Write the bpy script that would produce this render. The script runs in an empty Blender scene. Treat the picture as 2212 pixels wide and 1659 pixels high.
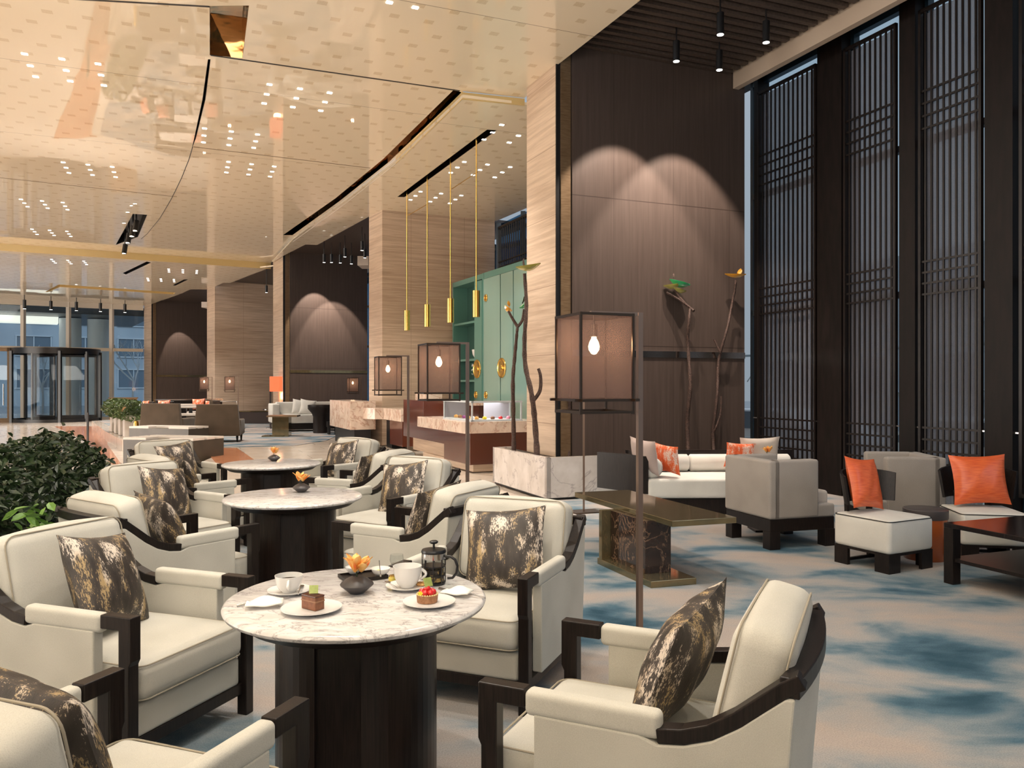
import bpy, bmesh, math, random
from mathutils import Vector, Matrix, Euler, noise
rnd = random.Random(7)
S = bpy.context.scene
COL = S.collection
W, Hh, F, CH = 2212, 1659, 1716.0, 1.5
pi = math.pi

# ------------------------------------------------------------------ camera, world, exposure
cd = bpy.data.cameras.new('camera'); cam = bpy.data.objects.new('camera', cd); COL.objects.link(cam)
cam.location = (0, 0, CH); cam.rotation_euler = (pi/2, 0, 0)
cd.sensor_fit = 'HORIZONTAL'; cd.sensor_width = 36; cd.lens = 36*F/W; cd.clip_start = .05; cd.clip_end = 400
S.camera = cam
S.view_settings.view_transform = 'Standard'; S.view_settings.look = 'None'
S.view_settings.exposure = 0.04; S.view_settings.gamma = 1.0; S.view_settings.use_curve_mapping = False
wd = bpy.data.worlds.new('dusk'); S.world = wd; wd.use_nodes = True
nt = wd.node_tree; nt.nodes.clear()
wo = nt.nodes.new('ShaderNodeOutputWorld'); bg = nt.nodes.new('ShaderNodeBackground')
tc = nt.nodes.new('ShaderNodeTexCoord'); sp = nt.nodes.new('ShaderNodeSeparateXYZ'); cr = nt.nodes.new('ShaderNodeValToRGB')
nt.links.new(tc.outputs['Generated'], sp.inputs[0]); nt.links.new(sp.outputs['Z'], cr.inputs[0])
cr.color_ramp.elements[0].position = 0.0; cr.color_ramp.elements[0].color = (.26, .31, .36, 1)
cr.color_ramp.elements[1].position = .5; cr.color_ramp.elements[1].color = (.38, .45, .53, 1)
nt.links.new(cr.outputs[0], bg.inputs[0]); nt.links.new(bg.outputs[0], wo.inputs[0]); bg.inputs[1].default_value = 1.0

def light(name, kind, loc, energy, color=(1, .86, .70), rot=(0, 0, 0), **kw):
    l = bpy.data.lights.new(name, kind); l.energy = energy; l.color = color
    for k, v in kw.items(): setattr(l, k, v)
    o = bpy.data.objects.new(name, l); COL.objects.link(o); o.location = loc; o.rotation_euler = rot
    return o
def aim(o, target):
    o.rotation_euler = (Vector(target)-Vector(o.location)).to_track_quat('-Z', 'Y').to_euler()
WARM = (1, .93, .85)
b = light('daylight', 'SUN', (0, 0, 20), 1.1, (.72, .84, 1), angle=.9); b.rotation_euler = (math.radians(48), 0, math.radians(28))
# added soft fill behind the camera, not a known fixture
b = light('fill_behind_camera', 'AREA', (1.0, -4.5, 4.6), 70, (1, .94, .87), shape='RECTANGLE', size=7, size_y=3); aim(b, (-.3, 4, .6))
# added off-frame fill from the left, brightens ceiling and pier fronts
b = light('fill_from_left', 'AREA', (-34, 8, 2.2), 4200, (1, .90, .80), shape='RECTANGLE', size=26, size_y=4.5); aim(b, (-6, 19, 4.2))
b = light('ceiling_fill', 'AREA', (-3.0, -1.5, 2.6), 900, (1, .94, .86), shape='RECTANGLE', size=8, size_y=3); aim(b, (-3.2, .2, 5.8))  # added upward fill, out of view, to brighten the near ceiling
def downlight_lamp(x, y, e, z=5.6, ang=100, r=.12, blend=.7, tgt=None, c=WARM):
    o = light('downlight_lamp', 'SPOT', (x, y, z), e, c, spot_size=math.radians(ang), spot_blend=blend, shadow_soft_size=r)
    if tgt: aim(o, tgt)
    return o
for (x, y, e) in ((-.7, 2.6, 255), (-1.7, 5.2, 330), (-2.5, 7.8, 380), (-1.2, 11.5, 420), (-3.4, 15, 700), (-6.5, 20, 900),
                  (-9.5, 24, 1100), (-7, 12, 800), (-12, 18, 1400), (-15, 27, 1700), (-20, 33, 1900), (-12.5, 30.5, 1200), (-24, 26, 1800), (-17, 37, 1500), (.9, 5.0, 230), (3.0, 5.6, 110)):
    downlight_lamp(x, y, e)
for (x, y, e) in ((-1.1, 15.2, 260), (0.2, 14.8, 240), (-1.9, 17.4, 260)):
    downlight_lamp(x, y, e, ang=90)

# ------------------------------------------------------------------ placement helpers
def P(px, py, z=0.0):
    d = F*(CH-z)/(py-Hh/2); return Vector(((px-W/2)/F*d, d, z))
def Q(px, d, z=0.0):
    return Vector(((px-W/2)/F*d, d, z))
def zat(py, d): return CH-(py-Hh/2)*d/F
U = Vector((-.3805, .9248, 0)); V = Vector((.9248, .3805, 0))
ANG = math.atan2(V.y, V.x)

# ------------------------------------------------------------------ materials
MATS = {}
def nodes(name):
    m = bpy.data.materials.new(name); m.use_nodes = True; t = m.node_tree; MATS[name] = m
    return m, t, t.nodes['Principled BSDF']
def N(t, kind, **kw):
    n = t.nodes.new(kind)
    for k, v in kw.items():
        if k in n.inputs: n.inputs[k].default_value = v
        else: setattr(n, k, v)
    return n
def L(t, a, b): t.links.new(a, b)
def ramp(t, fac, stops, interp='LINEAR'):
    r = t.nodes.new('ShaderNodeValToRGB'); r.color_ramp.interpolation = interp
    e = r.color_ramp.elements
    while len(e) < len(stops): e.new(.5)
    for i, (p, c) in enumerate(stops):
        e[i].position = p; e[i].color = (*c, 1) if len(c) == 3 else c
    L(t, fac, r.inputs[0]); return r.outputs[0]
def coords(t, scale=(1, 1, 1), rot=(0, 0, 0)):
    tc = t.nodes.new('ShaderNodeTexCoord'); mp = t.nodes.new('ShaderNodeMapping')
    mp.inputs['Scale'].default_value = scale; mp.inputs['Rotation'].default_value = rot
    L(t, tc.outputs['Object'], mp.inputs[0]); return mp.outputs[0]
def bump(t, bs, h, strength=.2, dist=.01):
    b = t.nodes.new('ShaderNodeBump'); b.inputs['Strength'].default_value = strength; b.inputs['Distance'].default_value = dist
    L(t, h, b.inputs['Height']); L(t, b.outputs[0], bs.inputs['Normal'])
def plain(name, c, rough=.5, metal=0, emit=0, coat=0, spec=None, alpha=None, trans=0, ecol=None):
    m, t, b = nodes(name)
    b.inputs['Base Color'].default_value = (*c, 1); b.inputs['Roughness'].default_value = rough; b.inputs['Metallic'].default_value = metal
    if emit: b.inputs['Emission Color'].default_value = (*(ecol or c), 1); b.inputs['Emission Strength'].default_value = emit
    if coat: b.inputs['Coat Weight'].default_value = coat; b.inputs['Coat Roughness'].default_value = .05
    if spec is not None: b.inputs['Specular IOR Level'].default_value = spec
    if trans: b.inputs['Transmission Weight'].default_value = trans
    return m
def noisy(name, c1, c2, scale=(1, 1, 1), ns=5, detail=4, rough=.5, metal=0, lo=.35, hi=.65, bmp=0, bd=.003, coat=0, spec=None, rot=(0, 0, 0)):
    m, t, b = nodes(name)
    v = coords(t, scale, rot); n = N(t, 'ShaderNodeTexNoise', Scale=ns, Detail=detail); L(t, v, n.inputs['Vector'])
    L(t, ramp(t, n.outputs[0], [(lo, c1), (hi, c2)]), b.inputs['Base Color'])
    b.inputs['Roughness'].default_value = rough; b.inputs['Metallic'].default_value = metal
    if coat: b.inputs['Coat Weight'].default_value = coat; b.inputs['Coat Roughness'].default_value = .08
    if spec is not None: b.inputs['Specular IOR Level'].default_value = spec
    if bmp: bump(t, b, n.outputs[0], bmp, bd)
    return m
def fabric(name, c1, c2, s=420, rough=.9):
    m, t, b = nodes(name)
    v = coords(t); n = N(t, 'ShaderNodeTexNoise', Scale=s, Detail=2); L(t, v, n.inputs['Vector'])
    w = N(t, 'ShaderNodeTexNoise', Scale=3, Detail=2); L(t, v, w.inputs['Vector'])
    mx = N(t, 'ShaderNodeMath', operation='MULTIPLY_ADD'); L(t, n.outputs[0], mx.inputs[0]); mx.inputs[1].default_value = .8
    L(t, w.outputs[0], mx.inputs[2])
    L(t, ramp(t, mx.outputs[0], [(.6, c1), (1.1, c2)]), b.inputs['Base Color'])
    b.inputs['Roughness'].default_value = rough; b.inputs['Sheen Weight'].default_value = .15
    b.inputs['Specular IOR Level'].default_value = .2
    bump(t, b, n.outputs[0], .25, .002); return m
CREAM = fabric('cream_fabric', (.46, .45, .40), (.58, .565, .51))
GREYF = fabric('taupe_velvet', (.27, .245, .225), (.34, .31, .285), 200)
WHITEF = fabric('white_fabric', (.56, .55, .52), (.68, .67, .63))
MAUVE = fabric('mauve_fabric', (.36, .28, .26), (.46, .37, .34))
STONEF = fabric('stone_fabric', (.47, .41, .37), (.56, .50, .45))
BROWNF = fabric('brown_fabric', (.075, .055, .038), (.105, .078, .055))
PIPE = plain('piping_fabric', (.36, .32, .25), .85)
WOOD = noisy('dark_wood', (.007, .005, .0045), (.018, .012, .010), (60, 60, 3), 3, 5, .38, bmp=.12, spec=.3)
WOODV = noisy('espresso_veneer', (.008, .005, .004), (.018, .011, .009), (50, 50, 1.5), 3, 5, .35, spec=.3)
BLACK = plain('black_metal', (.008, .008, .009), .35, 0)
BRONZE = noisy('bronze_metal', (.15, .095, .05), (.21, .14, .08), (2, 2, 20), 4, 3, .35, .35)
DBRONZE = plain('dark_bronze', (.11, .075, .055), .28, 1)
POLEM = plain('nickel_bronze', (.30, .21, .165), .28, .85)
OLIVE = noisy('olive_brass', (.22, .18, .10), (.27, .225, .13), (3, 3, 3), 4, 3, .08, .75)
BRASS = plain('brass', (.80, .52, .14), .22, 1)
GOLDT = plain('gold_trim', (.66, .50, .23), .3, .1)
MIRROR = noisy('smoked_mirror', (.42, .24, .11), (.55, .38, .22), (1, 1, 1), 2, 2, .03, 1, bmp=.12, bd=.03)
ORANGES = noisy('orange_silk', (.62, .085, .025), (.80, .17, .045), (2, 2, 40), 6, 4, .35, bmp=.1, spec=.6)
WHITE = plain('white_porcelain', (.76, .75, .73), .12, spec=.6)
LINEN = fabric('white_linen', (.80, .78, .72), (.86, .84, .78), 300)
STEEL = plain('steel', (.60, .58, .56), .15, 1)
SOIL = noisy('dark_pebbles', (.01, .008, .006), (.10, .07, .045), (1, 1, 1), 40, 3, .8, bmp=.6, bd=.02)
EMIT = plain('downlight_glow', (1, .97, .9), .5, emit=6)
BULB = plain('bulb_glow', (1, .80, .50), .5, emit=14, ecol=(1, .72, .42))
MAROON = noisy('maroon_lacquer', (.085, .020, .010), (.10, .026, .014), (1, 1, 1), 1, 2, .16, coat=.6)
GREEN = plain('sage_lacquer', (.095, .235, .195), .30, coat=.3)
GREEND = plain('deep_sage', (.035, .10, .08), .45)
GREENL = plain('pale_sage_glass', (.22, .36, .31), .12, coat=.6)
VASE = plain('charcoal_ceramic', (.055, .05, .052), .42)
CHOC = noisy('chocolate_sponge', (.16, .055, .022), (.24, .09, .04), (1, 1, 1), 60, 3, .5, bmp=.3)
CHOCD = plain('chocolate_glaze', (.075, .02, .009), .2)
PIST = noisy('pistachio_leaf', (.26, .33, .08), (.36, .42, .13), (1, 1, 1), 60, 3, .5)
CRUST = noisy('tart_crust', (.27, .12, .055), (.40, .20, .10), (1, 1, 1), 90, 3, .7, bmp=.3)
BERRY = plain('red_berry', (.62, .012, .012), .12, coat=.6)
YEL = plain('yellow_petal', (.85, .68, .03), .5)
TEA = plain('tea', (.50, .36, .12), .05)
STAINW = noisy('stone_white', (.70, .64, .58), (.78, .72, .66), (1, 1, 1), 3, 4, .3)
BARK = noisy('branch_bark', (.030, .016, .012), (.10, .055, .042), (8, 8, 8), 8, 5, .7, bmp=.9, bd=.01)
AMBERG = plain('amber_glass', (.80, .42, .04), .08, trans=.5)
GREENG = plain('green_glass', (.05, .50, .20), .08, trans=.5)
OLIVEG = plain('olive_glass', (.40, .36, .08), .1, trans=.3)
CONC = plain('exterior_stone', (.60, .63, .66), .8)

def leafmat(name, c1, c2):
    m = noisy(name, c1, c2, (1, 1, 1), 9, 2, .42, lo=.3, hi=.7, spec=.5); return m
LEAF = leafmat('hedge_leaf', (.008, .020, .006), (.026, .052, .015))
LEAFL = leafmat('young_leaf', (.09, .20, .03), (.16, .30, .06))
def petalmat(name, c1, c2):
    m, t, b = nodes(name); v = coords(t); g = N(t, 'ShaderNodeTexNoise', Scale=25, Detail=2); L(t, v, g.inputs['Vector'])
    L(t, ramp(t, g.outputs[0], [(.35, c1), (.65, c2)]), b.inputs['Base Color']); b.inputs['Roughness'].default_value = .6
    return m
PETAL = petalmat('orange_petal', (.80, .15, .02), (.90, .48, .12)); PETALY = petalmat('gold_petal', (.86, .40, .07), (.92, .58, .22))

def marble(name, base, vein, s=2.0, rough=.15, thick=.025, s2=5):
    m, t, b = nodes(name)
    v = coords(t, (1, 2.2, 1.3), (.3, .2, .7))
    n = N(t, 'ShaderNodeTexNoise', Scale=s, Detail=7, Roughness=.62, Distortion=.6); L(t, v, n.inputs['Vector'])
    a = N(t, 'ShaderNodeMath', operation='SUBTRACT'); L(t, n.outputs[0], a.inputs[0]); a.inputs[1].default_value = .5
    ab = N(t, 'ShaderNodeMath', operation='ABSOLUTE'); L(t, a.outputs[0], ab.inputs[0])
    col = ramp(t, ab.outputs[0], [(0, vein), (thick, tuple(.5*x+.5*y for x, y in zip(base, vein))), (thick*3.2, base)])
    n2 = N(t, 'ShaderNodeTexNoise', Scale=s*s2*.4, Detail=5, Roughness=.6); L(t, v, n2.inputs['Vector'])
    cl = ramp(t, n2.outputs[0], [(.38, (.80, .78, .76)), (.6, (1, 1, 1))])
    mx = N(t, 'ShaderNodeMix', data_type='RGBA', blend_type='MULTIPLY'); mx.inputs[0].default_value = .8
    L(t, col, mx.inputs[6]); L(t, cl, mx.inputs[7]); L(t, mx.outputs[2], b.inputs['Base Color'])
    b.inputs['Roughness'].default_value = rough; b.inputs['Coat Weight'].default_value = .25; b.inputs['Coat Roughness'].default_value = .1
    return m
MARBT = marble('table_marble', (.70, .69, .69), (.36, .34, .35), 5.5, .22, .008)
MARBP = marble('planter_marble', (.76, .71, .68), (.46, .41, .41), 1.0, .12, .005)
MARBB = marble('bar_marble', (.76, .62, .52), (.50, .30, .22), 1.4, .2, .010)
MARBD = marble('dark_marble', (.030, .016, .012), (.22, .14, .09), 4.0, .12, .008)

def stone(name, c1, c2, cj, rough=.3, hcell=.95):
    m, t, b = nodes(name)
    v = coords(t, (.35, .35, 9)); n = N(t, 'ShaderNodeTexNoise', Scale=2.2, Detail=6, Roughness=.65); L(t, v, n.inputs['Vector'])
    v2 = coords(t, (.12, .12, 1.05)); n2 = N(t, 'ShaderNodeTexNoise', Scale=1, Detail=0); L(t, v2, n2.inputs['Vector'])
    ad = N(t, 'ShaderNodeMath', operation='MULTIPLY_ADD'); L(t, n2.outputs[0], ad.inputs[0]); ad.inputs[1].default_value = .5; L(t, n.outputs[0], ad.inputs[2])
    col = ramp(t, ad.outputs[0], [(.55, c1), (.95, c2)])
    tcn = t.nodes.new('ShaderNodeTexCoord'); sx = t.nodes.new('ShaderNodeSeparateXYZ'); L(t, tcn.outputs['Object'], sx.inputs[0])
    def line(sock, per, w, off=0):
        a = N(t, 'ShaderNodeMath', operation='ADD'); L(t, sock, a.inputs[0]); a.inputs[1].default_value = off+100*per
        mo = N(t, 'ShaderNodeMath', operation='MODULO'); L(t, a.outputs[0], mo.inputs[0]); mo.inputs[1].default_value = per
        lt = N(t, 'ShaderNodeMath', operation='LESS_THAN'); L(t, mo.outputs[0], lt.inputs[0]); lt.inputs[1].default_value = w
        return lt.outputs[0]
    d = N(t, 'ShaderNodeVectorMath', operation='DOT_PRODUCT'); L(t, tcn.outputs['Object'], d.inputs[0]); d.inputs[1].default_value = V[:]
    mxx = N(t, 'ShaderNodeMath', operation='MAXIMUM'); L(t, line(sx.outputs['Z'], hcell, .008), mxx.inputs[0]); L(t, line(d.outputs['Value'], 1.42, .008, .5), mxx.inputs[1])
    mx = N(t, 'ShaderNodeMix', data_type='RGBA'); L(t, mxx.outputs[0], mx.inputs[0]); L(t, col, mx.inputs[6]); mx.inputs[7].default_value = (*cj, 1)
    L(t, mx.outputs[2], b.inputs['Base Color']); b.inputs['Roughness'].default_value = rough
    return m
TRAV = stone('travertine', (.44, .315, .222), (.70, .55, .42), (.33, .22, .15))
def panelmat(name, c1, c2, cj):
    m, t, b = nodes(name)
    v = coords(t, (9, 9, .35)); n = N(t, 'ShaderNodeTexNoise', Scale=3, Detail=5, Roughness=.6); L(t, v, n.inputs['Vector'])
    col = ramp(t, n.outputs[0], [(.3, c1), (.7, c2)])
    tcn = t.nodes.new('ShaderNodeTexCoord'); sx = t.nodes.new('ShaderNodeSeparateXYZ'); L(t, tcn.outputs['Object'], sx.inputs[0])
    d = N(t, 'ShaderNodeVectorMath', operation='DOT_PRODUCT'); L(t, tcn.outputs['Object'], d.inputs[0]); d.inputs[1].default_value = V[:]
    outs = []
    for sock, per, off, w in ((sx.outputs['Z'], 2.05, .02, .012), (d.outputs['Value'], .98, .35, .006)):
        a = N(t, 'ShaderNodeMath', operation='ADD'); L(t, sock, a.inputs[0]); a.inputs[1].default_value = off+100*per
        mo = N(t, 'ShaderNodeMath', operation='MODULO'); L(t, a.outputs[0], mo.inputs[0]); mo.inputs[1].default_value = per
        lt = N(t, 'ShaderNodeMath', operation='LESS_THAN'); L(t, mo.outputs[0], lt.inputs[0]); lt.inputs[1].default_value = w; outs.append(lt.outputs[0])
    mxx = N(t, 'ShaderNodeMath', operation='MAXIMUM'); L(t, outs[0], mxx.inputs[0]); L(t, outs[1], mxx.inputs[1])
    mx = N(t, 'ShaderNodeMix', data_type='RGBA'); L(t, mxx.outputs[0], mx.inputs[0]); L(t, col, mx.inputs[6]); mx.inputs[7].default_value = (*cj, 1)
    L(t, mx.outputs[2], b.inputs['Base Color']); b.inputs['Roughness'].default_value = .42; b.inputs['Specular IOR Level'].default_value = .35
    return m
PANEL = panelmat('brown_wall_panel', (.062, .044, .037), (.082, .060, .051), (.035, .024, .02))

def ceilmat():
    m, t, b = nodes('cream_lacquer')
    tcn = t.nodes.new('ShaderNodeTexCoord')
    def dot(vec, off):
        d = N(t, 'ShaderNodeVectorMath', operation='DOT_PRODUCT'); L(t, tcn.outputs['Object'], d.inputs[0]); d.inputs[1].default_value = vec[:]
        a = N(t, 'ShaderNodeMath', operation='ADD'); L(t, d.outputs['Value'], a.inputs[0]); a.inputs[1].default_value = 200+off; return a.outputs[0]
    def M(op, a, b2):
        n = N(t, 'ShaderNodeMath', operation=op)
        for i, x in enumerate((a, b2)):
            if isinstance(x, (int, float)): n.inputs[i].default_value = x
            else: L(t, x, n.inputs[i])
        return n.outputs[0]
    a, c = dot(U, 0), dot(V, 0)
    row = M('FLOOR', M('DIVIDE', a, .36), 0); sh = M('MULTIPLY', M('MODULO', row, 2), .21)
    ma = M('MODULO', a, .36); mc = M('MODULO', M('ADD', c, sh), .42)
    rect = M('MULTIPLY', M('LESS_THAN', ma, .10), M('LESS_THAN', mc, .115))
    ln = M('LESS_THAN', M('MODULO', a, 3.6), .010)
    v = coords(t, (1, 1, 1)); n = N(t, 'ShaderNodeTexNoise', Scale=60, Detail=2); L(t, v, n.inputs['Vector'])
    f = M('MULTIPLY', rect, M('ADD', M('MULTIPLY', n.outputs[0], .8), .1))
    mx = N(t, 'ShaderNodeMix', data_type='RGBA'); L(t, f, mx.inputs[0]); mx.inputs[6].default_value = (.90, .78, .59, 1); mx.inputs[7].default_value = (.62, .45, .24, 1)
    mx2 = N(t, 'ShaderNodeMix', data_type='RGBA'); L(t, ln, mx2.inputs[0]); L(t, mx.outputs[2], mx2.inputs[6]); mx2.inputs[7].default_value = (.25, .17, .10, 1)
    L(t, mx2.outputs[2], b.inputs['Base Color']); b.inputs['Roughness'].default_value = .5
    b.inputs['Coat Weight'].default_value = 1; b.inputs['Coat Roughness'].default_value = .015; b.inputs['Coat IOR'].default_value = 1.75
    w = N(t, 'ShaderNodeTexNoise', Scale=1.1, Detail=1); L(t, v, w.inputs['Vector'])
    bp = t.nodes.new('ShaderNodeBump'); bp.inputs['Strength'].default_value = .25; bp.inputs['Distance'].default_value = .012
    L(t, w.outputs[0], bp.inputs['Height']); L(t, bp.outputs[0], b.inputs['Coat Normal'])
    return m
CEIL = ceilmat()
def carpetmat(name, far=False):
    m, t, b = nodes(name)
    v = coords(t, (.72, 1.15, 1), (0, 0, .12 if not far else -.3))
    n = N(t, 'ShaderNodeTexNoise', Scale=1.45, Detail=6, Roughness=.52, Distortion=.35); L(t, v, n.inputs['Vector'])
    col = ramp(t, n.outputs[0], [(.30, (.045, .105, .155)), (.38, (.11, .20, .27)), (.45, (.29, .35, .39)), (.52, (.45, .44, .435)), (.62, (.54, .465, .42)), (.8, (.44, .40, .39))])
    v3 = coords(t); p = N(t, 'ShaderNodeTexNoise', Scale=160, Detail=2); L(t, v3, p.inputs['Vector'])
    cl = ramp(t, p.outputs[0], [(.3, (.50, .50, .50)), (.7, (.78, .78, .78))])
    mx = N(t, 'ShaderNodeMix', data_type='RGBA', blend_type='MULTIPLY'); mx.inputs[0].default_value = .8
    L(t, col, mx.inputs[6]); L(t, cl, mx.inputs[7]); L(t, mx.outputs[2], b.inputs['Base Color'])
    b.inputs['Roughness'].default_value = .95; b.inputs['Specular IOR Level'].default_value = .1
    bump(t, b, p.outputs[0], .5, .004); return m
CARPET = carpetmat('cloud_carpet'); CARPETF = carpetmat('far_carpet', True)
def floormat(name, c1, c2, cj, cell=1.2, rough=.12):
    m, t, b = nodes(name)
    v = coords(t, (1, 1, 1), (0, 0, -ANG)); n = N(t, 'ShaderNodeTexNoise', Scale=2.2, Detail=7, Roughness=.6); L(t, v, n.inputs['Vector'])
    col = ramp(t, n.outputs[0], [(.35, c1), (.65, c2)])
    br = N(t, 'ShaderNodeTexBrick', Scale=1.0); L(t, v, br.inputs['Vector']); br.inputs['Mortar Size'].default_value = .006
    br.inputs['Brick Width'].default_value = cell; br.inputs['Row Height'].default_value = cell*.6
    mx = N(t, 'ShaderNodeMix', data_type='RGBA'); L(t, br.outputs['Fac'], mx.inputs[0]); L(t, col, mx.inputs[6]); mx.inputs[7].default_value = (*cj, 1)
    L(t, mx.outputs[2], b.inputs['Base Color']); b.inputs['Roughness'].default_value = rough; return m
FLOORM = floormat('lobby_marble', (.66, .56, .47), (.76, .67, .57), (.52, .42, .34))
FLOORR = floormat('red_marble', (.48, .17, .08), (.66, .30, .16), (.4, .2, .1), .9)
def pillowmat(name, base1, base2, gold, white):
    m, t, b = nodes(name)
    v = coords(t, (105, 105, 27)); n = N(t, 'ShaderNodeTexNoise', Scale=2.0, Detail=4, Roughness=.7); L(t, v, n.inputs['Vector'])
    v2 = coords(t, (13, 13, 4)); n2 = N(t, 'ShaderNodeTexNoise', Scale=1.5, Detail=3); L(t, v2, n2.inputs['Vector'])
    mu = N(t, 'ShaderNodeMath', operation='MULTIPLY'); L(t, n.outputs[0], mu.inputs[0]); L(t, n2.outputs[0], mu.inputs[1])
    mask = ramp(t, mu.outputs[0], [(.280, (0, 0, 0)), (.30, (1, 1, 1))])
    bc = ramp(t, n2.outputs[0], [(.35, base1), (.65, base2)])
    n4 = N(t, 'ShaderNodeTexNoise', Scale=.9, Detail=1); L(t, v2, n4.inputs['Vector'])
    gc = ramp(t, n4.outputs[0], [(.48, gold), (.62, white)])
    mx = N(t, 'ShaderNodeMix', data_type='RGBA'); L(t, mask, mx.inputs[0]); L(t, bc, mx.inputs[6]); L(t, gc, mx.inputs[7])
    L(t, mx.outputs[2], b.inputs['Base Color']); b.inputs['Roughness'].default_value = .5
    bump(t, b, n.outputs[0], .4, .004); return m
PILLOW = pillowmat('metallic_jacquard', (.030, .023, .019), (.075, .061, .052), (.42, .30, .15), (.72, .63, .54))
PILLOWO = pillowmat('orange_print', (.72, .10, .025), (.80, .17, .04), (.80, .60, .50), (.82, .68, .60))
def glassmat(name, tint, gloss=.12):
    m = bpy.data.materials.new(name); m.use_nodes = True; t = m.node_tree; t.nodes.clear(); MATS[name] = m
    o = N(t, 'ShaderNodeOutputMaterial'); mx = N(t, 'ShaderNodeMixShader'); tr = N(t, 'ShaderNodeBsdfTransparent'); gl = N(t, 'ShaderNodeBsdfGlossy')
    tr.inputs[0].default_value = (*tint, 1); gl.inputs['Roughness'].default_value = .01
    lw = N(t, 'ShaderNodeLayerWeight'); lw.inputs[0].default_value = .5
    pw = N(t, 'ShaderNodeMath', operation='POWER'); L(t, lw.outputs['Facing'], pw.inputs[0]); pw.inputs[1].default_value = 4
    fr = N(t, 'ShaderNodeMath', operation='MULTIPLY_ADD'); L(t, pw.outputs[0], fr.inputs[0]); fr.inputs[1].default_value = .45; fr.inputs[2].default_value = .012
    L(t, fr.outputs[0], mx.inputs[0]); L(t, tr.outputs[0], mx.inputs[1]); L(t, gl.outputs[0], mx.inputs[2]); L(t, mx.outputs[0], o.inputs[0]); return m
GLASS = glassmat('window_glass', (.88, .95, .98)); CLEAR = glassmat('clear_glass', (.94, .95, .95)); TEALG = glassmat('teal_glass', (.25, .42, .55))
def meshmat(name, c, open_, tl):
    m = bpy.data.materials.new(name); m.use_nodes = True; t = m.node_tree; t.nodes.clear(); MATS[name] = m
    o = N(t, 'ShaderNodeOutputMaterial'); mx = N(t, 'ShaderNodeMixShader'); m2 = N(t, 'ShaderNodeMixShader')
    tr = N(t, 'ShaderNodeBsdfTransparent'); df = N(t, 'ShaderNodeBsdfDiffuse'); ts = N(t, 'ShaderNodeBsdfTranslucent')
    df.inputs[0].default_value = (*c, 1); ts.inputs[0].default_value = (*c, 1)
    tcn = N(t, 'ShaderNodeTexCoord'); ck = N(t, 'ShaderNodeTexNoise', Scale=140, Detail=2, Distortion=.5); L(t, tcn.outputs['Object'], ck.inputs['Vector'])
    f = ramp(t, ck.outputs[0], [(.3, (1-open_-.12,)*3), (.7, (1-open_+.12,)*3)])
    m2.inputs[0].default_value = tl; L(t, df.outputs[0], m2.inputs[1]); L(t, ts.outputs[0], m2.inputs[2])
    L(t, f, mx.inputs[0]); L(t, tr.outputs[0], mx.inputs[1]); L(t, m2.outputs[0], mx.inputs[2]); L(t, mx.outputs[0], o.inputs[0]); return m
LMESH = meshmat('lamp_wire_mesh', (.19, .125, .11), .42, .5)
SHEER = meshmat('sheer_curtain', (.27, .25, .265), .14, .5)
SHEERO = plain('orange_shade', (.75, .12, .05), .7, emit=.75, ecol=(1, .17, .06))

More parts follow.
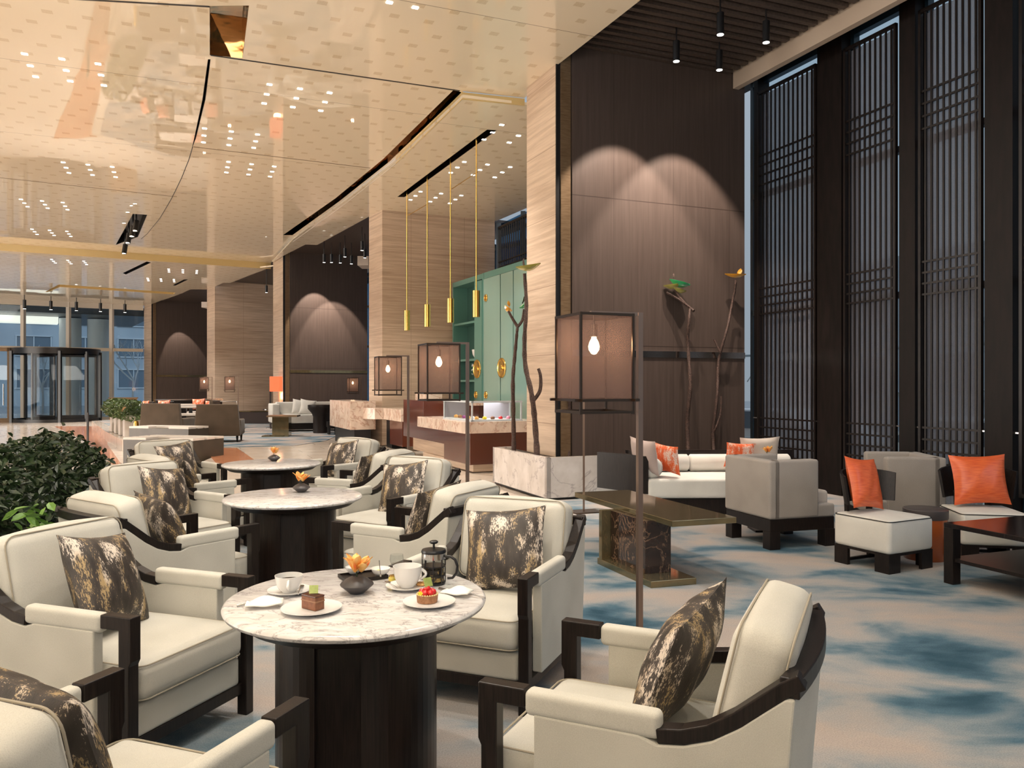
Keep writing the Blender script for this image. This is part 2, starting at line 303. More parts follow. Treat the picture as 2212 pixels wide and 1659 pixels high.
# ------------------------------------------------------------------ geometry helpers
class MB:
    def __init__(s): s.v = []; s.f = []; s.sm = []
    def add(s, vs, fs, smooth=False, M=None):
        o = len(s.v); s.v += [tuple(M @ Vector(v)) if M else tuple(v) for v in vs]
        s.f += [tuple(i+o for i in f) for f in fs]; s.sm += [smooth]*len(fs); return s
    def box(s, c, size, rz=0, M=None):
        x, y, z = (k/2 for k in size)
        vs = [(a*x, b*y, d*z) for d in (-1, 1) for b in (-1, 1) for a in (-1, 1)]
        R = Matrix.Translation(c) @ Matrix.Rotation(rz, 4, 'Z')
        if M: R = M @ R
        return s.add(vs, [(0, 2, 3, 1), (4, 5, 7, 6), (0, 1, 5, 4), (2, 6, 7, 3), (0, 4, 6, 2), (1, 3, 7, 5)], False, R)
    def beam(s, a, b, w, h, M=None):
        a, b = Vector(a), Vector(b); d = b-a; q = d.to_track_quat('X', 'Z').to_matrix().to_4x4()
        R = Matrix.Translation((a+b)/2) @ q
        return s.box((0, 0, 0), (d.length, w, h), 0, (M @ R) if M else R)
    def prism(s, poly, z0, z1, M=None):
        n = len(poly); ar = sum(poly[i][0]*poly[(i+1) % n][1]-poly[(i+1) % n][0]*poly[i][1] for i in range(n))
        if ar < 0: poly = poly[::-1]
        vs = [(p[0], p[1], z0) for p in poly]+[(p[0], p[1], z1) for p in poly]
        fs = [tuple(range(n))[::-1], tuple(range(n, 2*n))]+[(i, (i+1) % n, (i+1) % n+n, i+n) for i in range(n)]
        return s.add(vs, fs, False, M)
    def lathe(s, prof, n=32, M=None, sm=True, sx=1, sy=1, a0=0):
        vs = []; fs = []
        for r, z in prof:
            for i in range(n):
                a = 2*pi*i/n+a0; vs.append((r*math.cos(a)*sx, r*math.sin(a)*sy, z))
        for j in range(len(prof)-1):
            for i in range(n):
                k = (i+1) % n; fs.append((j*n+i, j*n+k, (j+1)*n+k, (j+1)*n+i))
        o = len(s.v); s.add(vs, fs, sm, M)
        if prof[0][0] > 1e-5: s.f.append(tuple(o+i for i in range(n))[::-1]); s.sm.append(False)
        if prof[-1][0] > 1e-5: s.f.append(tuple(o+(len(prof)-1)*n+i for i in range(n))); s.sm.append(False)
        return s
    def cyl(s, a, b, r, n=16, r2=None, M=None):
        a, b = Vector(a), Vector(b); d = b-a; R = Matrix.Translation(a) @ d.to_track_quat('Z', 'Y').to_matrix().to_4x4()
        if M: R = M @ R
        return s.lathe([(r, 0), (r if r2 is None else r2, d.length)], n, R)
    def tube(s, pts, r, n=8, closed=False, M=None, flat=1.0):
        pts = [Vector(p) for p in pts]; m = len(pts); vs = []; fs = []; up = None
        for i, p in enumerate(pts):
            t = (pts[(i+1) % m]-pts[i-1]) if closed else (pts[min(i+1, m-1)]-pts[max(i-1, 0)])
            t.normalize()
            if up is None: up = t.orthogonal().normalized()
            up = (up-t*up.dot(t)); up = up.normalized() if up.length > 1e-6 else t.orthogonal().normalized()
            bn = t.cross(up); rr = r[i] if isinstance(r, (list, tuple)) else r
            for k in range(n):
                a = 2*pi*k/n; vs.append(p+up*math.cos(a)*rr+bn*math.sin(a)*rr*flat)
        for i in range(m if closed else m-1):
            j = (i+1) % m
            for k in range(n):
                l = (k+1) % n; fs.append((i*n+k, i*n+l, j*n+l, j*n+k))
        if not closed: fs += [tuple(range(n))[::-1], tuple((m-1)*n+k for k in range(n))]
        return s.add(vs, fs, True, M)
    def ribbon(s, pts, w, h, M=None, ax=(1, 0, 0)):
        # a swept rectangular bar: w along ax, h across the path
        ax = Vector(ax); pts = [Vector(p) for p in pts]; m = len(pts); vs = []; fs = []
        for i, p in enumerate(pts):
            t = (pts[min(i+1, m-1)]-pts[max(i-1, 0)]).normalized(); nn = ax.cross(t).normalized()
            for a, c in ((-1, -1), (1, -1), (1, 1), (-1, 1)): vs.append(p+ax*a*w/2+nn*c*h/2)
        for i in range(m-1):
            for k in range(4):
                l = (k+1) % 4; fs.append((i*4+k, i*4+l, i*4+4+l, i*4+4+k))
        fs += [(3, 2, 1, 0), tuple((m-1)*4+k for k in range(4))]
        return s.add(vs, fs, False, M)
    def soft(s, size, r, bulge=0, M=None, seg=7, bz=None):
        # a box with rounded edges and swelling faces
        hx, hy, hz = (k/2 for k in size); r = min(r, hx*.98, hy*.98, hz*.98)
        def ax(h):
            a = h-r; c = [-h, -h+r*.35, -h+r*.7]; mid = [-a+2*a*i/seg for i in range(seg+1)]
            return c+mid+[-x for x in c[::-1]]
        X, Y, Z = ax(hx), ax(hy), ax(hz)
        bm = {}; vs = []; fs = []
        def vid(q):
            k = tuple(round(x, 6) for x in q)
            if k in bm: return bm[k]
            c = Vector((max(-hx+r, min(hx-r, q[0])), max(-hy+r, min(hy-r, q[1])), max(-hz+r, min(hz-r, q[2]))))
            d = Vector(q)-c; p = c+d.normalized()*r if d.length > 0 else c
            u, v2, w = p.x/hx, p.y/hy, p.z/hz
            e = lambda a: max(0, 1-a*a)
            p = Vector((p.x+bulge*.5*u*e(v2)*e(w), p.y+bulge*.5*v2*e(u)*e(w), p.z+(bz if bz is not None else bulge)*w*e(u)*e(v2)))
            bm[k] = len(vs); vs.append(p); return bm[k]
        def face(A, B, fn, flip):
            for i in range(len(A)-1):
                for j in range(len(B)-1):
                    q = [vid(fn(A[i], B[j])), vid(fn(A[i+1], B[j])), vid(fn(A[i+1], B[j+1])), vid(fn(A[i], B[j+1]))]
                    fs.append(tuple(q[::-1] if flip else q))
        face(X, Y, lambda a, b: (a, b, hz), False); face(X, Y, lambda a, b: (a, b, -hz), True)
        face(Y, Z, lambda a, b: (hx, a, b), False); face(Y, Z, lambda a, b: (-hx, a, b), True)
        face(X, Z, lambda a, b: (a, hy, b), True); face(X, Z, lambda a, b: (a, -hy, b), False)
        return s.add(vs, fs, True, M)
    def pillow(s, w, h, t, M=None, n=16, pinch=.09):
        vs = []; fs = []
        for side in (1, -1):
            for j in range(n+1):
                for i in range(n+1):
                    x, y = 2*i/n-1, 2*j/n-1
                    e = max(0, (1-abs(x)**2.6)*(1-abs(y)**2.6))
                    X = x*w/2*(1-pinch*(1-y*y)); Y = y*h/2*(1-pinch*(1-x*x))
                    wr = .006*math.sin(9*x+5*y)*e
                    vs.append((X, side*(t/2*e**.6+wr*.5)+.0, Y))
        m = (n+1)**2
        for sd in (0, 1):
            for j in range(n):
                for i in range(n):
                    q = (sd*m+j*(n+1)+i, sd*m+j*(n+1)+i+1, sd*m+(j+1)*(n+1)+i+1, sd*m+(j+1)*(n+1)+i)
                    fs.append(q[::-1] if sd == 0 else q)
        return s.add(vs, fs, True, M)
    def build(s, name, m, parent=None, bevel=0, label=None, kind=None, sub=0):
        me = bpy.data.meshes.new(name); me.from_pydata(s.v, [], s.f)
        me.polygons.foreach_set('use_smooth', s.sm); me.materials.append(m); me.update()
        if any(s.sm): me.set_sharp_from_angle(angle=math.radians(48))
        o = bpy.data.objects.new(name, me); COL.objects.link(o)
        if parent: o.parent = parent
        if bevel:
            b = o.modifiers.new('bevel', 'BEVEL'); b.width = bevel; b.segments = 2; b.limit_method = 'ANGLE'; b.angle_limit = .6
        if sub:
            b = o.modifiers.new('sub', 'SUBSURF'); b.levels = sub; b.render_levels = sub
        if label: o['label'] = label
        if kind: o['kind'] = kind
        return o
def T(x=0, y=0, z=0, rz=0, rx=0, ry=0):
    return Matrix.Translation((x, y, z)) @ Euler((rx, ry, rz), 'XYZ').to_matrix().to_4x4()
def thing(name, label, cat, loc=(0, 0, 0), rz=0, group=None):
    o = bpy.data.objects.new(name, None); o.empty_display_size = .1; COL.objects.link(o)
    o.location = loc; o.rotation_euler = (0, 0, rz); return tag(o, label, cat, group)
def tag(o, label, cat, group=None):
    o['label'] = label; o['category'] = cat
    if group: o['group'] = group
    return o
def struct(name, mb, m, bevel=0): return mb.build(name, m, None, bevel, kind='structure')
def dup(root, loc=None, rz=None, label=None, group=None):
    def cp(o, par):
        c = o.copy(); COL.objects.link(c)
        if par: c.parent = par
        for ch in list(o.children): cp(ch, c)
        return c
    r = cp(root, None)
    if loc is not None: r.location = loc
    if rz is not None: r.rotation_euler = (0, 0, rz)
    if label: r['label'] = label
    if group: r['group'] = group
    return r
def rrect(hx, hy, r, z=0, k=5):
    pts = []
    for cx, cy, a0 in ((hx-r, hy-r, 0), (-hx+r, hy-r, pi/2), (-hx+r, -hy+r, pi), (hx-r, -hy+r, 3*pi/2)):
        for i in range(k+1):
            a = a0+pi/2*i/k; pts.append((cx+r*math.cos(a), cy+r*math.sin(a), z))
    return pts
def plate(name, outer, holes, z, m, thick=.04):
    bm = bmesh.new()
    for loop in [outer]+holes:
        vs = [bm.verts.new((p[0], p[1], z)) for p in loop]
        for i in range(len(vs)): bm.edges.new((vs[i], vs[(i+1) % len(vs)]))
    bmesh.ops.triangle_fill(bm, use_beauty=True, use_dissolve=False, edges=bm.edges[:], normal=(0, 0, -1))
    for f in bm.faces:
        if f.normal.z > 0: f.normal_flip()
    ex = bmesh.ops.extrude_face_region(bm, geom=bm.faces[:], use_keep_orig=True)
    nv = [g for g in ex['geom'] if isinstance(g, bmesh.types.BMVert)]
    bmesh.ops.translate(bm, verts=nv, vec=(0, 0, thick)); bmesh.ops.recalc_face_normals(bm, faces=bm.faces[:])
    me = bpy.data.meshes.new(name); bm.to_mesh(me); bm.free(); me.materials.append(m)
    o = bpy.data.objects.new(name, me); COL.objects.link(o); o['kind'] = 'structure'
    return o
def xy(*vs): return [(v[0], v[1]) for v in vs]

# ================================================================== THE SETTING
Z1, Z2, Z3 = 5.85, 5.75, 5.65
ZL = -.30
# --- floors
lob = MB(); lob.prism([(-60, -6), (8, -6), (8, 20), (2, 48), (-60, 48)], ZL-.1, ZL); struct('floor', lob, FLOORM)
plat = [(-3.2, -3.0), (7.5, -3.0), (6.5, 8), (3, 24), (-3.5, 31), (-16, 37), (-17.2, 32.5), (-13, 25.4), (-10.5, 21.4), (-7.4, 18.9), (-6.25, 16.8), (-5.3, 11), (-5.1, 8.6), (-3.6, 3.9)]
pf = MB(); pf.prism(plat, ZL, -.012); struct('floor_platform', pf, FLOORM)
C0 = P(1181, 1081.7)
car = [(-3.2, -3.0), (7.5, -3.0), (5.2, 8.2), (3.95, 12.0), (3.4, 12.1), (C0.x+2.9*V.x, C0.y+2.9*V.y), (C0.x, C0.y), (C0.x-5.4*V.x, C0.y-5.4*V.y), (-5.0, 8.3), (-3.5, 3.9)]
cp_ = MB(); cp_.prism(car, -.012, 0); struct('floor_carpet', cp_, CARPET)
fc = [P(419, 967), P(640, 962), P(706, 951), (-5.5, 28.0, 0), (-7.7, 26.9, 0), (-8.6, 28.4, 0), (-9.2, 34, 0), (-15.6, 36, 0), (-16.8, 32.4, 0), (-12.7, 25.6, 0), (-10.2, 21.6, 0)]
f2 = MB(); f2.prism(xy(*fc), -.012, 0); struct('floor_far_carpet', f2, CARPETF)
f3 = MB(); f3.prism(xy(P(438, 967), P(512, 967), P(565, 1003), P(470, 1003)), -.012, -.006); struct('trim_floor_inlay', f3, FLOORR)
f4 = MB(); f4.prism(xy(P(117, 921, ZL), P(232, 921, ZL), P(232, 960, ZL), P(262, 1003, ZL), P(242, 1003, ZL), P(180, 950, ZL)), ZL, ZL+.003); struct('trim_lobby_inlay', f4, FLOORR)

wb = MB(); wb.prism([(-60, -6.2), (9, -6.2), (9, -6), (-60, -6)], ZL, 7); struct('wall_sky_block', wb, plain('sky_block_paint', (.30, .24, .19), .7))  # unseen wall added behind the camera to block sky light
# --- piers
def pier(n, Nn, Fr, back, zt, front, side, skirt=None):
    Nn, Fr, back = Vector(Nn), Vector(Fr), Vector(back)
    dv = (back-Nn); far = Fr+dv
    core = MB(); core.prism(xy(Nn, back, far, Fr), 0 if n < 5 else ZL, zt); struct('wall_pier_%d' % n, core, front)
    if side:
        v = dv.normalized(); u = (Fr-Nn).normalized(); off = -u*.05
        a = Nn+v*.23+off; c = back+off
        p = MB(); p.prism(xy(a, c, c-off*.999, a-off*.999), 0, zt+.35); struct('wall_panelling_%d' % n, p, side)
        # bronze reveal between the stone edge and the panelling
        g = MB(); g.prism(xy(Nn+v*.07-u*.03, Nn+v*.215-u*.03, Nn+v*.215-u*.001, Nn+v*.07-u*.001), 0, zt+.2); struct('trim_reveal_%d' % n, g, BRONZE)
        k = MB(); k.prism(xy(Nn+v*.005-u*.01, Nn+v*.07-u*.01, Nn+v*.07, Nn+v*.005), 0, zt+.2); struct('trim_shadow_gap_%d' % n, k, BLACK)
        d0 = (a+c)/2; zz = 1.92
        r = MB(); r.prism(xy(a-u*.014, c-u*.014, c, a), zz-.04, zz+.05); struct('trim_rail_%d' % n, r, STEEL if n == 1 else OLIVE)
    return core
P1b = Vector((.59, 10.8, 0))+V*3.12
pier(1, (.59, 10.8, 0), (.217, 11.66, 0), P1b, 6.4, TRAV, PANEL)
pier(2, (-3.17, 19.4, 0), (-3.63, 20.17, 0), (-.45, 20.68, 0), 6.3, TRAV, None)
d3 = Vector((.864, .504, 0))
pier(3, (-7.7, 26.7, 0), (-8.42, 28.0, 0), Vector((-7.7, 26.7, 0))+d3*2.95, 6.2, TRAV, PANEL)
d4 = Vector((.847, .53, 0))
pier(4, (-12.68, 33.9, 0), (-13.4, 34.9, 0), Vector((-12.68, 33.9, 0))+d4*2.9, 6.2, TRAV, None)
d5 = Vector((.82, .57, 0))
pier(5, (-18.75, 41.3, 0), (-19.5, 42.1, 0), Vector((-18.75, 41.3, 0))+d5*2.9, 6.2, TRAV, PANEL)

# --- ceilings (cream lacquer with slots)
sA0, sA0b = P(990, 195, Z1), P(999, 205, Z1)
def cpt(px, py, z): return P(px, py, z)
E1 = Vector((.62, 10.83, 0)); L1r = Vector((.19, 12.09, 0))
recess = [cpt(453, 13, Z1), cpt(538, 12, Z1), cpt(524, 126, Z1), cpt(453, 119, Z1)]
slotA = [cpt(981, 193, Z1), cpt(998, 200, Z1), cpt(838, 352, Z1), cpt(733, 435, Z1), cpt(632, 508, Z1), cpt(611, 508, Z1), cpt(725, 428, Z1), cpt(828, 343, Z1)]
curve = [cpt(449, 128, Z1), cpt(455, 128, Z1), cpt(444, 215, Z1), cpt(423, 300, Z1), cpt(414, 322, Z1), cpt(419, 300, Z1), cpt(437, 215, Z1)]
strk = [cpt(287, 462, Z1), cpt(318, 464, Z1), cpt(298, 512, Z1), cpt(250, 529, Z1)]
nearwedge = [cpt(541, 10, Z1), cpt(549, 8, Z1), Q(560, 8.4, Z1), Q(548, 8.4, Z1)]
L2a, L2b = cpt(-260, 507, Z1), cpt(585, 568, Z1)
outerA = [(7.4, -4), (E1.x, E1.y), (L1r.x, L1r.y)]+xy(cpt(1001, 197.5, Z1), cpt(855, 341, Z1), cpt(748, 428, Z1), cpt(633, 514, Z1), L2b, L2a)+[(-42, -4)]
plate('ceiling', outerA, [xy(*h) for h in (recess, slotA, curve, strk)], Z1, CEIL)
W0 = Vector((3.79, 12.2, 0)); w1 = Vector((.42, 18.7, 0))
slotP = [cpt(1052, 280, Z2), cpt(1073, 281.5, Z2), cpt(874, 426, Z2), cpt(858, 425.5, Z2)]
outerB = xy(cpt(999, 210, Z2), L1r)+[(3.3, 13.4), (.5, 18.9), (-.4, 20.7), (-3.17, 19.4), (-3.63, 20.17)]+xy(cpt(684.9, 529.3, Z2), cpt(660, 528, Z2), cpt(611.6, 552.9, Z2), cpt(588, 566, Z2), cpt(633, 517, Z2), cpt(748, 432, Z2), cpt(855, 350, Z2))
plate('ceiling_bar', outerB, [xy(*slotP)], Z2, CEIL)
L2c, L2d = Vector((L2a.x, L2a.y, 0)), Vector((L2b.x, L2b.y, 0))
Lm = L2c+(L2d-L2c)*.965
outerC = [(Lm.x, Lm.y), (-8.42, 28.0)]+xy(cpt(497.7, 611.2, Z3), cpt(482.7, 610.7, Z3))+[(-12.68, 33.9), (-13.4, 34.9)]+xy(cpt(411, 625, Z3), cpt(395, 633, Z3), cpt(376, 640, Z3))+[(-18.75, 41.3), (-19.5, 42.1), (-30, 35.5), (-42, 22), (L2c.x, L2c.y)]
s1 = [cpt(265, 590, Z3), cpt(272, 593, Z3), cpt(327, 567, Z3), cpt(317, 565, Z3)]
s2 = [cpt(373, 616, Z3), cpt(379, 617, Z3), cpt(406, 604, Z3), cpt(397, 604, Z3)]
s3 = [cpt(97, 631, Z3), cpt(103, 631, Z3), cpt(130, 620, Z3), cpt(375, 636, Z3), cpt(380, 632, Z3), cpt(127, 614.5, Z3)]
plate('ceiling_far', outerC, [xy(*h) for h in (s1, s2, s3)], Z3, CEIL)
def tray(name, loop, z, m, h=.28):
    mb = MB(); n = len(loop)
    cx = sum(p.x for p in loop)/n; cy = sum(p.y for p in loop)/n
    lo = [(cx+(p.x-cx)*1.0, cy+(p.y-cy)*1.0) for p in loop]
    vs = [(x, y, z+.001) for x, y in lo]+[(x, y, z+h) for x, y in lo]
    mb.add(vs, [tuple(range(n, 2*n))]+[(i, (i+1) % n, (i+1) % n+n, i+n) for i in range(n)])
    o = struct(name, mb, m); md = o.modifiers.new('solid', 'SOLIDIFY'); md.thickness = .012; md.offset = 0; return o
for nm, lp, z, m in (('trim_mirror_recess', recess, Z1, MIRROR), ('trim_mirror_slot', slotA, Z1, MIRROR), ('trim_curved_slot', curve, Z1, BLACK), ('trim_spot_recess', strk, Z1, BLACK),
                     ('trim_pendant_slot', slotP, Z2, DBRONZE), ('trim_far_slot', s1, Z3, BLACK), ('trim_small_slot', s2, Z3, BLACK), ('trim_gold_slot', s3, Z3, GOLDT)):
    tray(nm, lp, z, m)
def seam(name, a, b, z, m, w=.02, h=.006):
    mb = MB(); mb.beam((a.x, a.y, z), (b.x, b.y, z), w, h); return struct(name, mb, m)
# risers between levels
def riser(name, a, b, z0, z1, m, t=.02):
    d = (b-a); n = Vector((-d.y, d.x, 0)).normalized()*t/2
    mb = MB(); mb.prism(xy(a-n, b-n, b+n, a+n), z0, z1); return struct(name, mb, m)
fl = lambda v: Vector((v[0], v[1], 0))
riser('trim_gold_riser', fl(cpt(999, 198, Z1)), fl(L1r), Z2-.015, Z1-.01, GOLDT)
riser('trim_gold_riser_far', L2c, L2d, Z3-.02, Z1+.02, GOLDT, .03)
riser('trim_step_1', fl(cpt(999, 198, Z1)), fl(cpt(855, 342, Z1)), Z2-.005, Z1-.001, GOLDT, .012)
riser('trim_step_2', fl(cpt(855, 342, Z1)), fl(cpt(748, 429, Z1)), Z2-.005, Z1-.001, STAINW, .012)
riser('trim_step_3', fl(cpt(748, 429, Z1)), fl(cpt(633, 515, Z1)), Z2-.005, Z1-.001, STAINW, .012)
seam('trim_seam_near', cpt(455, 119, Z1), cpt(993, 196, Z1), Z1-.002, BLACK, .03)
seam('trim_seam_mid', cpt(418, 317, Z1), cpt(800, 363, Z1), Z1-.002, BRONZE, .016)
seam('trim_seam_left', cpt(-100, 373, Z1), cpt(382, 425, Z1), Z1-.002, BRONZE, .016)
seam('trim_seam_black', cpt(-100, 6, Z1)-V*1.0, cpt(453, 14, Z1), Z1-.002, BLACK, .03)
mb = MB(); mb.tube([cpt(x, y, Z1-.002) for x, y in ((416, 318), (408, 345), (392, 385), (370, 430), (345, 472), (318, 505), (305, 516))], .007, 5); struct('trim_curved_seam', mb, BLACK)
# gold strip left of the mirror recess
a_, b_ = fl(cpt(300, -8, Z1)), fl(cpt(453, 14, Z1))

# --- slatted ceilings of the side bays
def slat_bay(nm, corners, z, n, dirv, zslat=.10):
    mb = MB(); mb.prism(xy(*corners), z+.12, z+.2); struct('ceiling_'+nm, mb, plain('void_'+nm, (.006, .005, .004), .9))
a0 = Vector((.60, 10.95, 0))
slat_bay('bay_near', [Vector((.4, 11.2, 0)), Vector((.4, 11.2, 0))+V*3.7, Vector((.4, 11.2, 0))+V*3.9-U*14, Vector((6.3, -2, 0)), Vector((2, 7.4, 0))], 6.25, 0, V)
SLATM = noisy('slat_wood', (.055, .038, .030), (.085, .06, .048), (10, 10, 10), 3, 3, .6)
sl = MB()
for i in range(60):
    o0 = Vector((.59, 10.72, 0))-U*(.03+.17*i); st = o0+V*.12; en = o0+V*2.87
    sl.beam((st.x, st.y, 6.17), (en.x, en.y, 6.17), .075, .13)
struct('ceiling_slats', sl, SLATM)
def bayroof(nm, pts, z): mb = MB(); mb.prism(xy(*pts), z, z+.08); struct('ceiling_'+nm, mb, PANEL)
bayroof('alcove_two', [(-3.5, 20.2), (.5, 22.4), (-3.2, 30), (-8.0, 27.0), (-6.0, 24.0)], 5.95)
bayroof('alcove_three', [(-8.3, 27.9), (-3.2, 30), (-8, 37.5), (-13, 34.4), (-11, 31.5)], 5.9)
bayroof('alcove_four', [(-13.3, 34.8), (-8, 37.5), (-13, 45), (-19.3, 41.6), (-16, 37.3)], 5.85)
BHP = plain('bulkhead_end_paint', (.60, .50, .42), .6)
for i, (px_, w_, d, ya, yb) in enumerate(((784, 24, 25.5, 553, 573), (441, 12, 36, 652, 664)), 2):
    c = Q(px_, d); hw = w_/F*d/2; m = MB(); m.box((c.x, c.y+.4, (zat(ya, d)+zat(yb, d))/2), (2*hw, .8, zat(ya, d)-zat(yb, d))); struct('trim_bulkhead_end_%d' % i, m, BHP)
# beige bulkhead along the windows
bk = MB(); p0 = Vector((3.295, 11.84, 0)); p1 = p0-U*14
bk.prism(xy(p0, p1, p1+V*.10, p0+V*.10), 5.9, 6.3)
struct('trim_bulkhead', bk, plain('bulkhead_paint', (.50, .40, .31), .6))
bk = MB(); bk.prism(xy(p0+V*.10, p1+V*.10, p1+V*.6, p0+V*.6), 6.28, 6.36); struct('ceiling_blind_pocket', bk, BLACK)

# --- window wall on the right
WB = W0+U*1.0
def wl(s, off=0): return W0-U*s+V*off
fr = MB()
def wpost(mb, s0, s1, d0, d1, z0=0, z1=6.4): mb.prism(xy(wl(s0, d0), wl(s1, d0), wl(s1, d1), wl(s0, d1)), z0, z1)
DARKB = noisy('window_bronze', (.006, .004, .003), (.012, .007, .006), (6, 6, 1), 3, 3, .5, spec=.2)
NAVY = plain('navy_metal', (.010, .024, .038), .35)
glass_spans = [(-.35, 1.22), (1.70, 2.60), (2.85, 3.72), (4.08, 5.4), (5.9, 7.2), (7.7, 9.0), (9.4, 11)]
for i, (s0, s1) in enumerate(glass_spans, 1):
    w = bpy.data.objects.new('window_%d' % i, None); COL.objects.link(w); w['kind'] = 'structure'
    m = MB(); wpost(m, s0-.02, s0+.04, .14, .24); wpost(m, s1-.04, s1+.02, .14, .24)
    for z in (.03, 2.62, 4.45, 6.22): wpost(m, s0, s1, .14, .24, z-.04, z+.04)
    m.build('window_frame', NAVY, w)
    g = MB(); g.prism(xy(wl(s0, .20), wl(s1, .20), wl(s1, .212), wl(s0, .212)), .03, 6.3); g.build('window_pane', GLASS, w)
# deep dark piers between the windows
for i, (s0, s1) in enumerate(((-.16, -.07), (1.24, 1.68), (2.61, 2.84), (3.74, 4.06), (5.42, 5.88), (7.22, 7.68)), 1):
    m = MB(); wpost(m, s0, s1, -.02 if i > 1 else .04, .26, 0, 6.5); struct('wall_window_post_%d' % i, m, DARKB)
m = MB(); wpost(m, -.9, 9.5, .0, .4, 6.3, 6.6); struct('wall_window_head', m, DARKB)
m = MB(); wpost(m, -.9, 9.5, .12, .4, -.3, .02); struct('wall_window_sill', m, DARKB)
# lattice screens
def screen(s0, s1, n, label, sheer=True):
    t = thing('lattice_screen', label, 'screen', (0, 0, 0), 0)
    zt, zb = 5.98, .30
    f = MB()
    wpost(f, s0, s0+.035, -.01, .035, zb, zt); wpost(f, s1-.035, s1, -.01, .035, zb, zt)
    wpost(f, s0, s1, -.01, .035, zt-.04, zt); wpost(f, s0, s1, -.01, .035, zb, zb+.04); f.build('frame', WOOD, t)
    s = MB()
    for k in range(1, n+1):
        c = s0+(s1-s0)*k/(n+1); wpost(s, c-.012, c+.012, .012, .028, zb, zt)
    s.build('vertical_slats', WOOD, t)
    for zz in ((4.55, 4.7, 4.85, 5.0), (2.57, 2.7, 2.83, 2.96), (.42, .56, .70, .84, .98)):
        c = MB()
        for z in zz: wpost(c, s0, s1, .008, .032, z-.012, z+.012)
        c.build('crossbar_band', WOOD, t)
    r = MB()
    for e, q in ((s0, -.10), (s1, .10)): r.beam(wl(e, .01)+Vector((0, 0, .98)), wl(e+q, .01)+Vector((0, 0, .98)), .016, .016)
    r.build('fixing_rod', STEEL, t)
    if sheer:
        c = MB(); pts = []; k = 60
        for i in range(k+1):
            x = s0+.05+(s1-s0-.1)*i/k; pts.append(wl(x, .085+.008*math.sin(i*1.1)))
        c.add([(p.x, p.y, .05) for p in pts]+[(p.x, p.y, 5.95) for p in pts], [(i, i+1, i+k+2, i+k+1) for i in range(k)], True)
        c.build('sheer_curtain', SHEER, t)
    return t
screen(-.03, 1.19, 12, 'tall dark lattice screen farthest along the window wall, next to the brown panelled wall')
screen(1.70, 2.545, 9, 'tall dark lattice screen behind the grey armchairs, middle one of three whole screens')
screen(2.873, 3.69, 9, 'tall dark lattice screen just behind the right orange cushion, nearest whole one')
screen(4.12, 4.95, 9, 'dark lattice screen cut by the right edge of the picture')
# windows of the bar bay and of alcove two
def barwin(i, a, b, label_unused=None):
    w = bpy.data.objects.new('window_%d' % i, None); COL.objects.link(w); w['kind'] = 'structure'
    d = (b-a).normalized(); nrm = Vector((d.y, -d.x, 0)); ln = (b-a).length
    m = MB(); k = 5
    for j in range(k+1):
        p = a+d*ln*j/k; m.beam((p.x, p.y, .02), (p.x, p.y, 5.7), .09, .12)
    for z in (.06, 2.9, 4.4, 5.55): m.beam((a.x, a.y, z), (b.x, b.y, z), .08, .08)
    m.build('window_frame', NAVY, w)
    m = MB(); a2, b2 = a+nrm*.08, b+nrm*.08; m.prism(xy(a2, b2, b2+nrm*.01, a2+nrm*.01), .03, 5.7); m.build('window_pane', TEALG, w)
    return d, nrm
bw0, bw1 = Vector((-.35, 20.75, 0)), Vector((2.75, 13.6, 0))
d_, n_ = barwin(20, bw1, bw0)
sc = thing('lattice_screen', 'dark lattice screen high in the window above the green cabinet', 'screen')
din = Vector((-.917, -.40, 0))*.18
s = MB(); A = bw0+din+(bw1-bw0)*.06; B = bw0+din+(bw1-bw0)*.30
for j in range(15):
    p = A+(B-A)*j/14; s.beam((p.x, p.y, 1.0), (p.x, p.y, 5.45), .035, .035)
s.build('vertical_slats', WOOD, sc)
s = MB()
for z in (4.2, 4.33, 4.46, 4.59): s.beam((A.x, A.y, z), (B.x, B.y, z), .045, .03)
s.build('crossbar_band', WOOD, sc)
s = MB()
for z in (1.0, 5.47): s.beam((A.x, A.y, z), (B.x, B.y, z), .05, .05)
s.build('frame', WOOD, sc)
sc2 = dup(sc, Vector(sc.location)+(bw1-bw0)*.28, label='dark lattice screen beside the stone pier above the tall green cabinet, right of its twin')
barwin(21, Vector((.55, 22.6, 0)), Vector((-4.9, 29.2, 0))); barwin(22, Vector((-5.0, 29.2, 0)), Vector((-9.8, 36.2, 0))); barwin(23, Vector((-10.0, 36.4, 0)), Vector((-16.2, 43.6, 0)))
# low dark wainscot wall at the far side
m = MB(); q0, q1 = P(452, 915), P(604, 915); m.prism(xy(q0, q1, q1+Vector((.05, .3, 0)), q0+Vector((.05, .3, 0))), 0, .44); struct('wall_low_partition', m, plain('partition_lacquer', (.06, .045, .045), .4))
m = MB(); m.prism(xy(q0-Vector((0, .03, 0)), q1-Vector((0, .03, 0)), q1+Vector((.05, .33, 0)), q0+Vector((.05, .33, 0))), .44, .48); struct('trim_partition_cap', m, OLIVE)

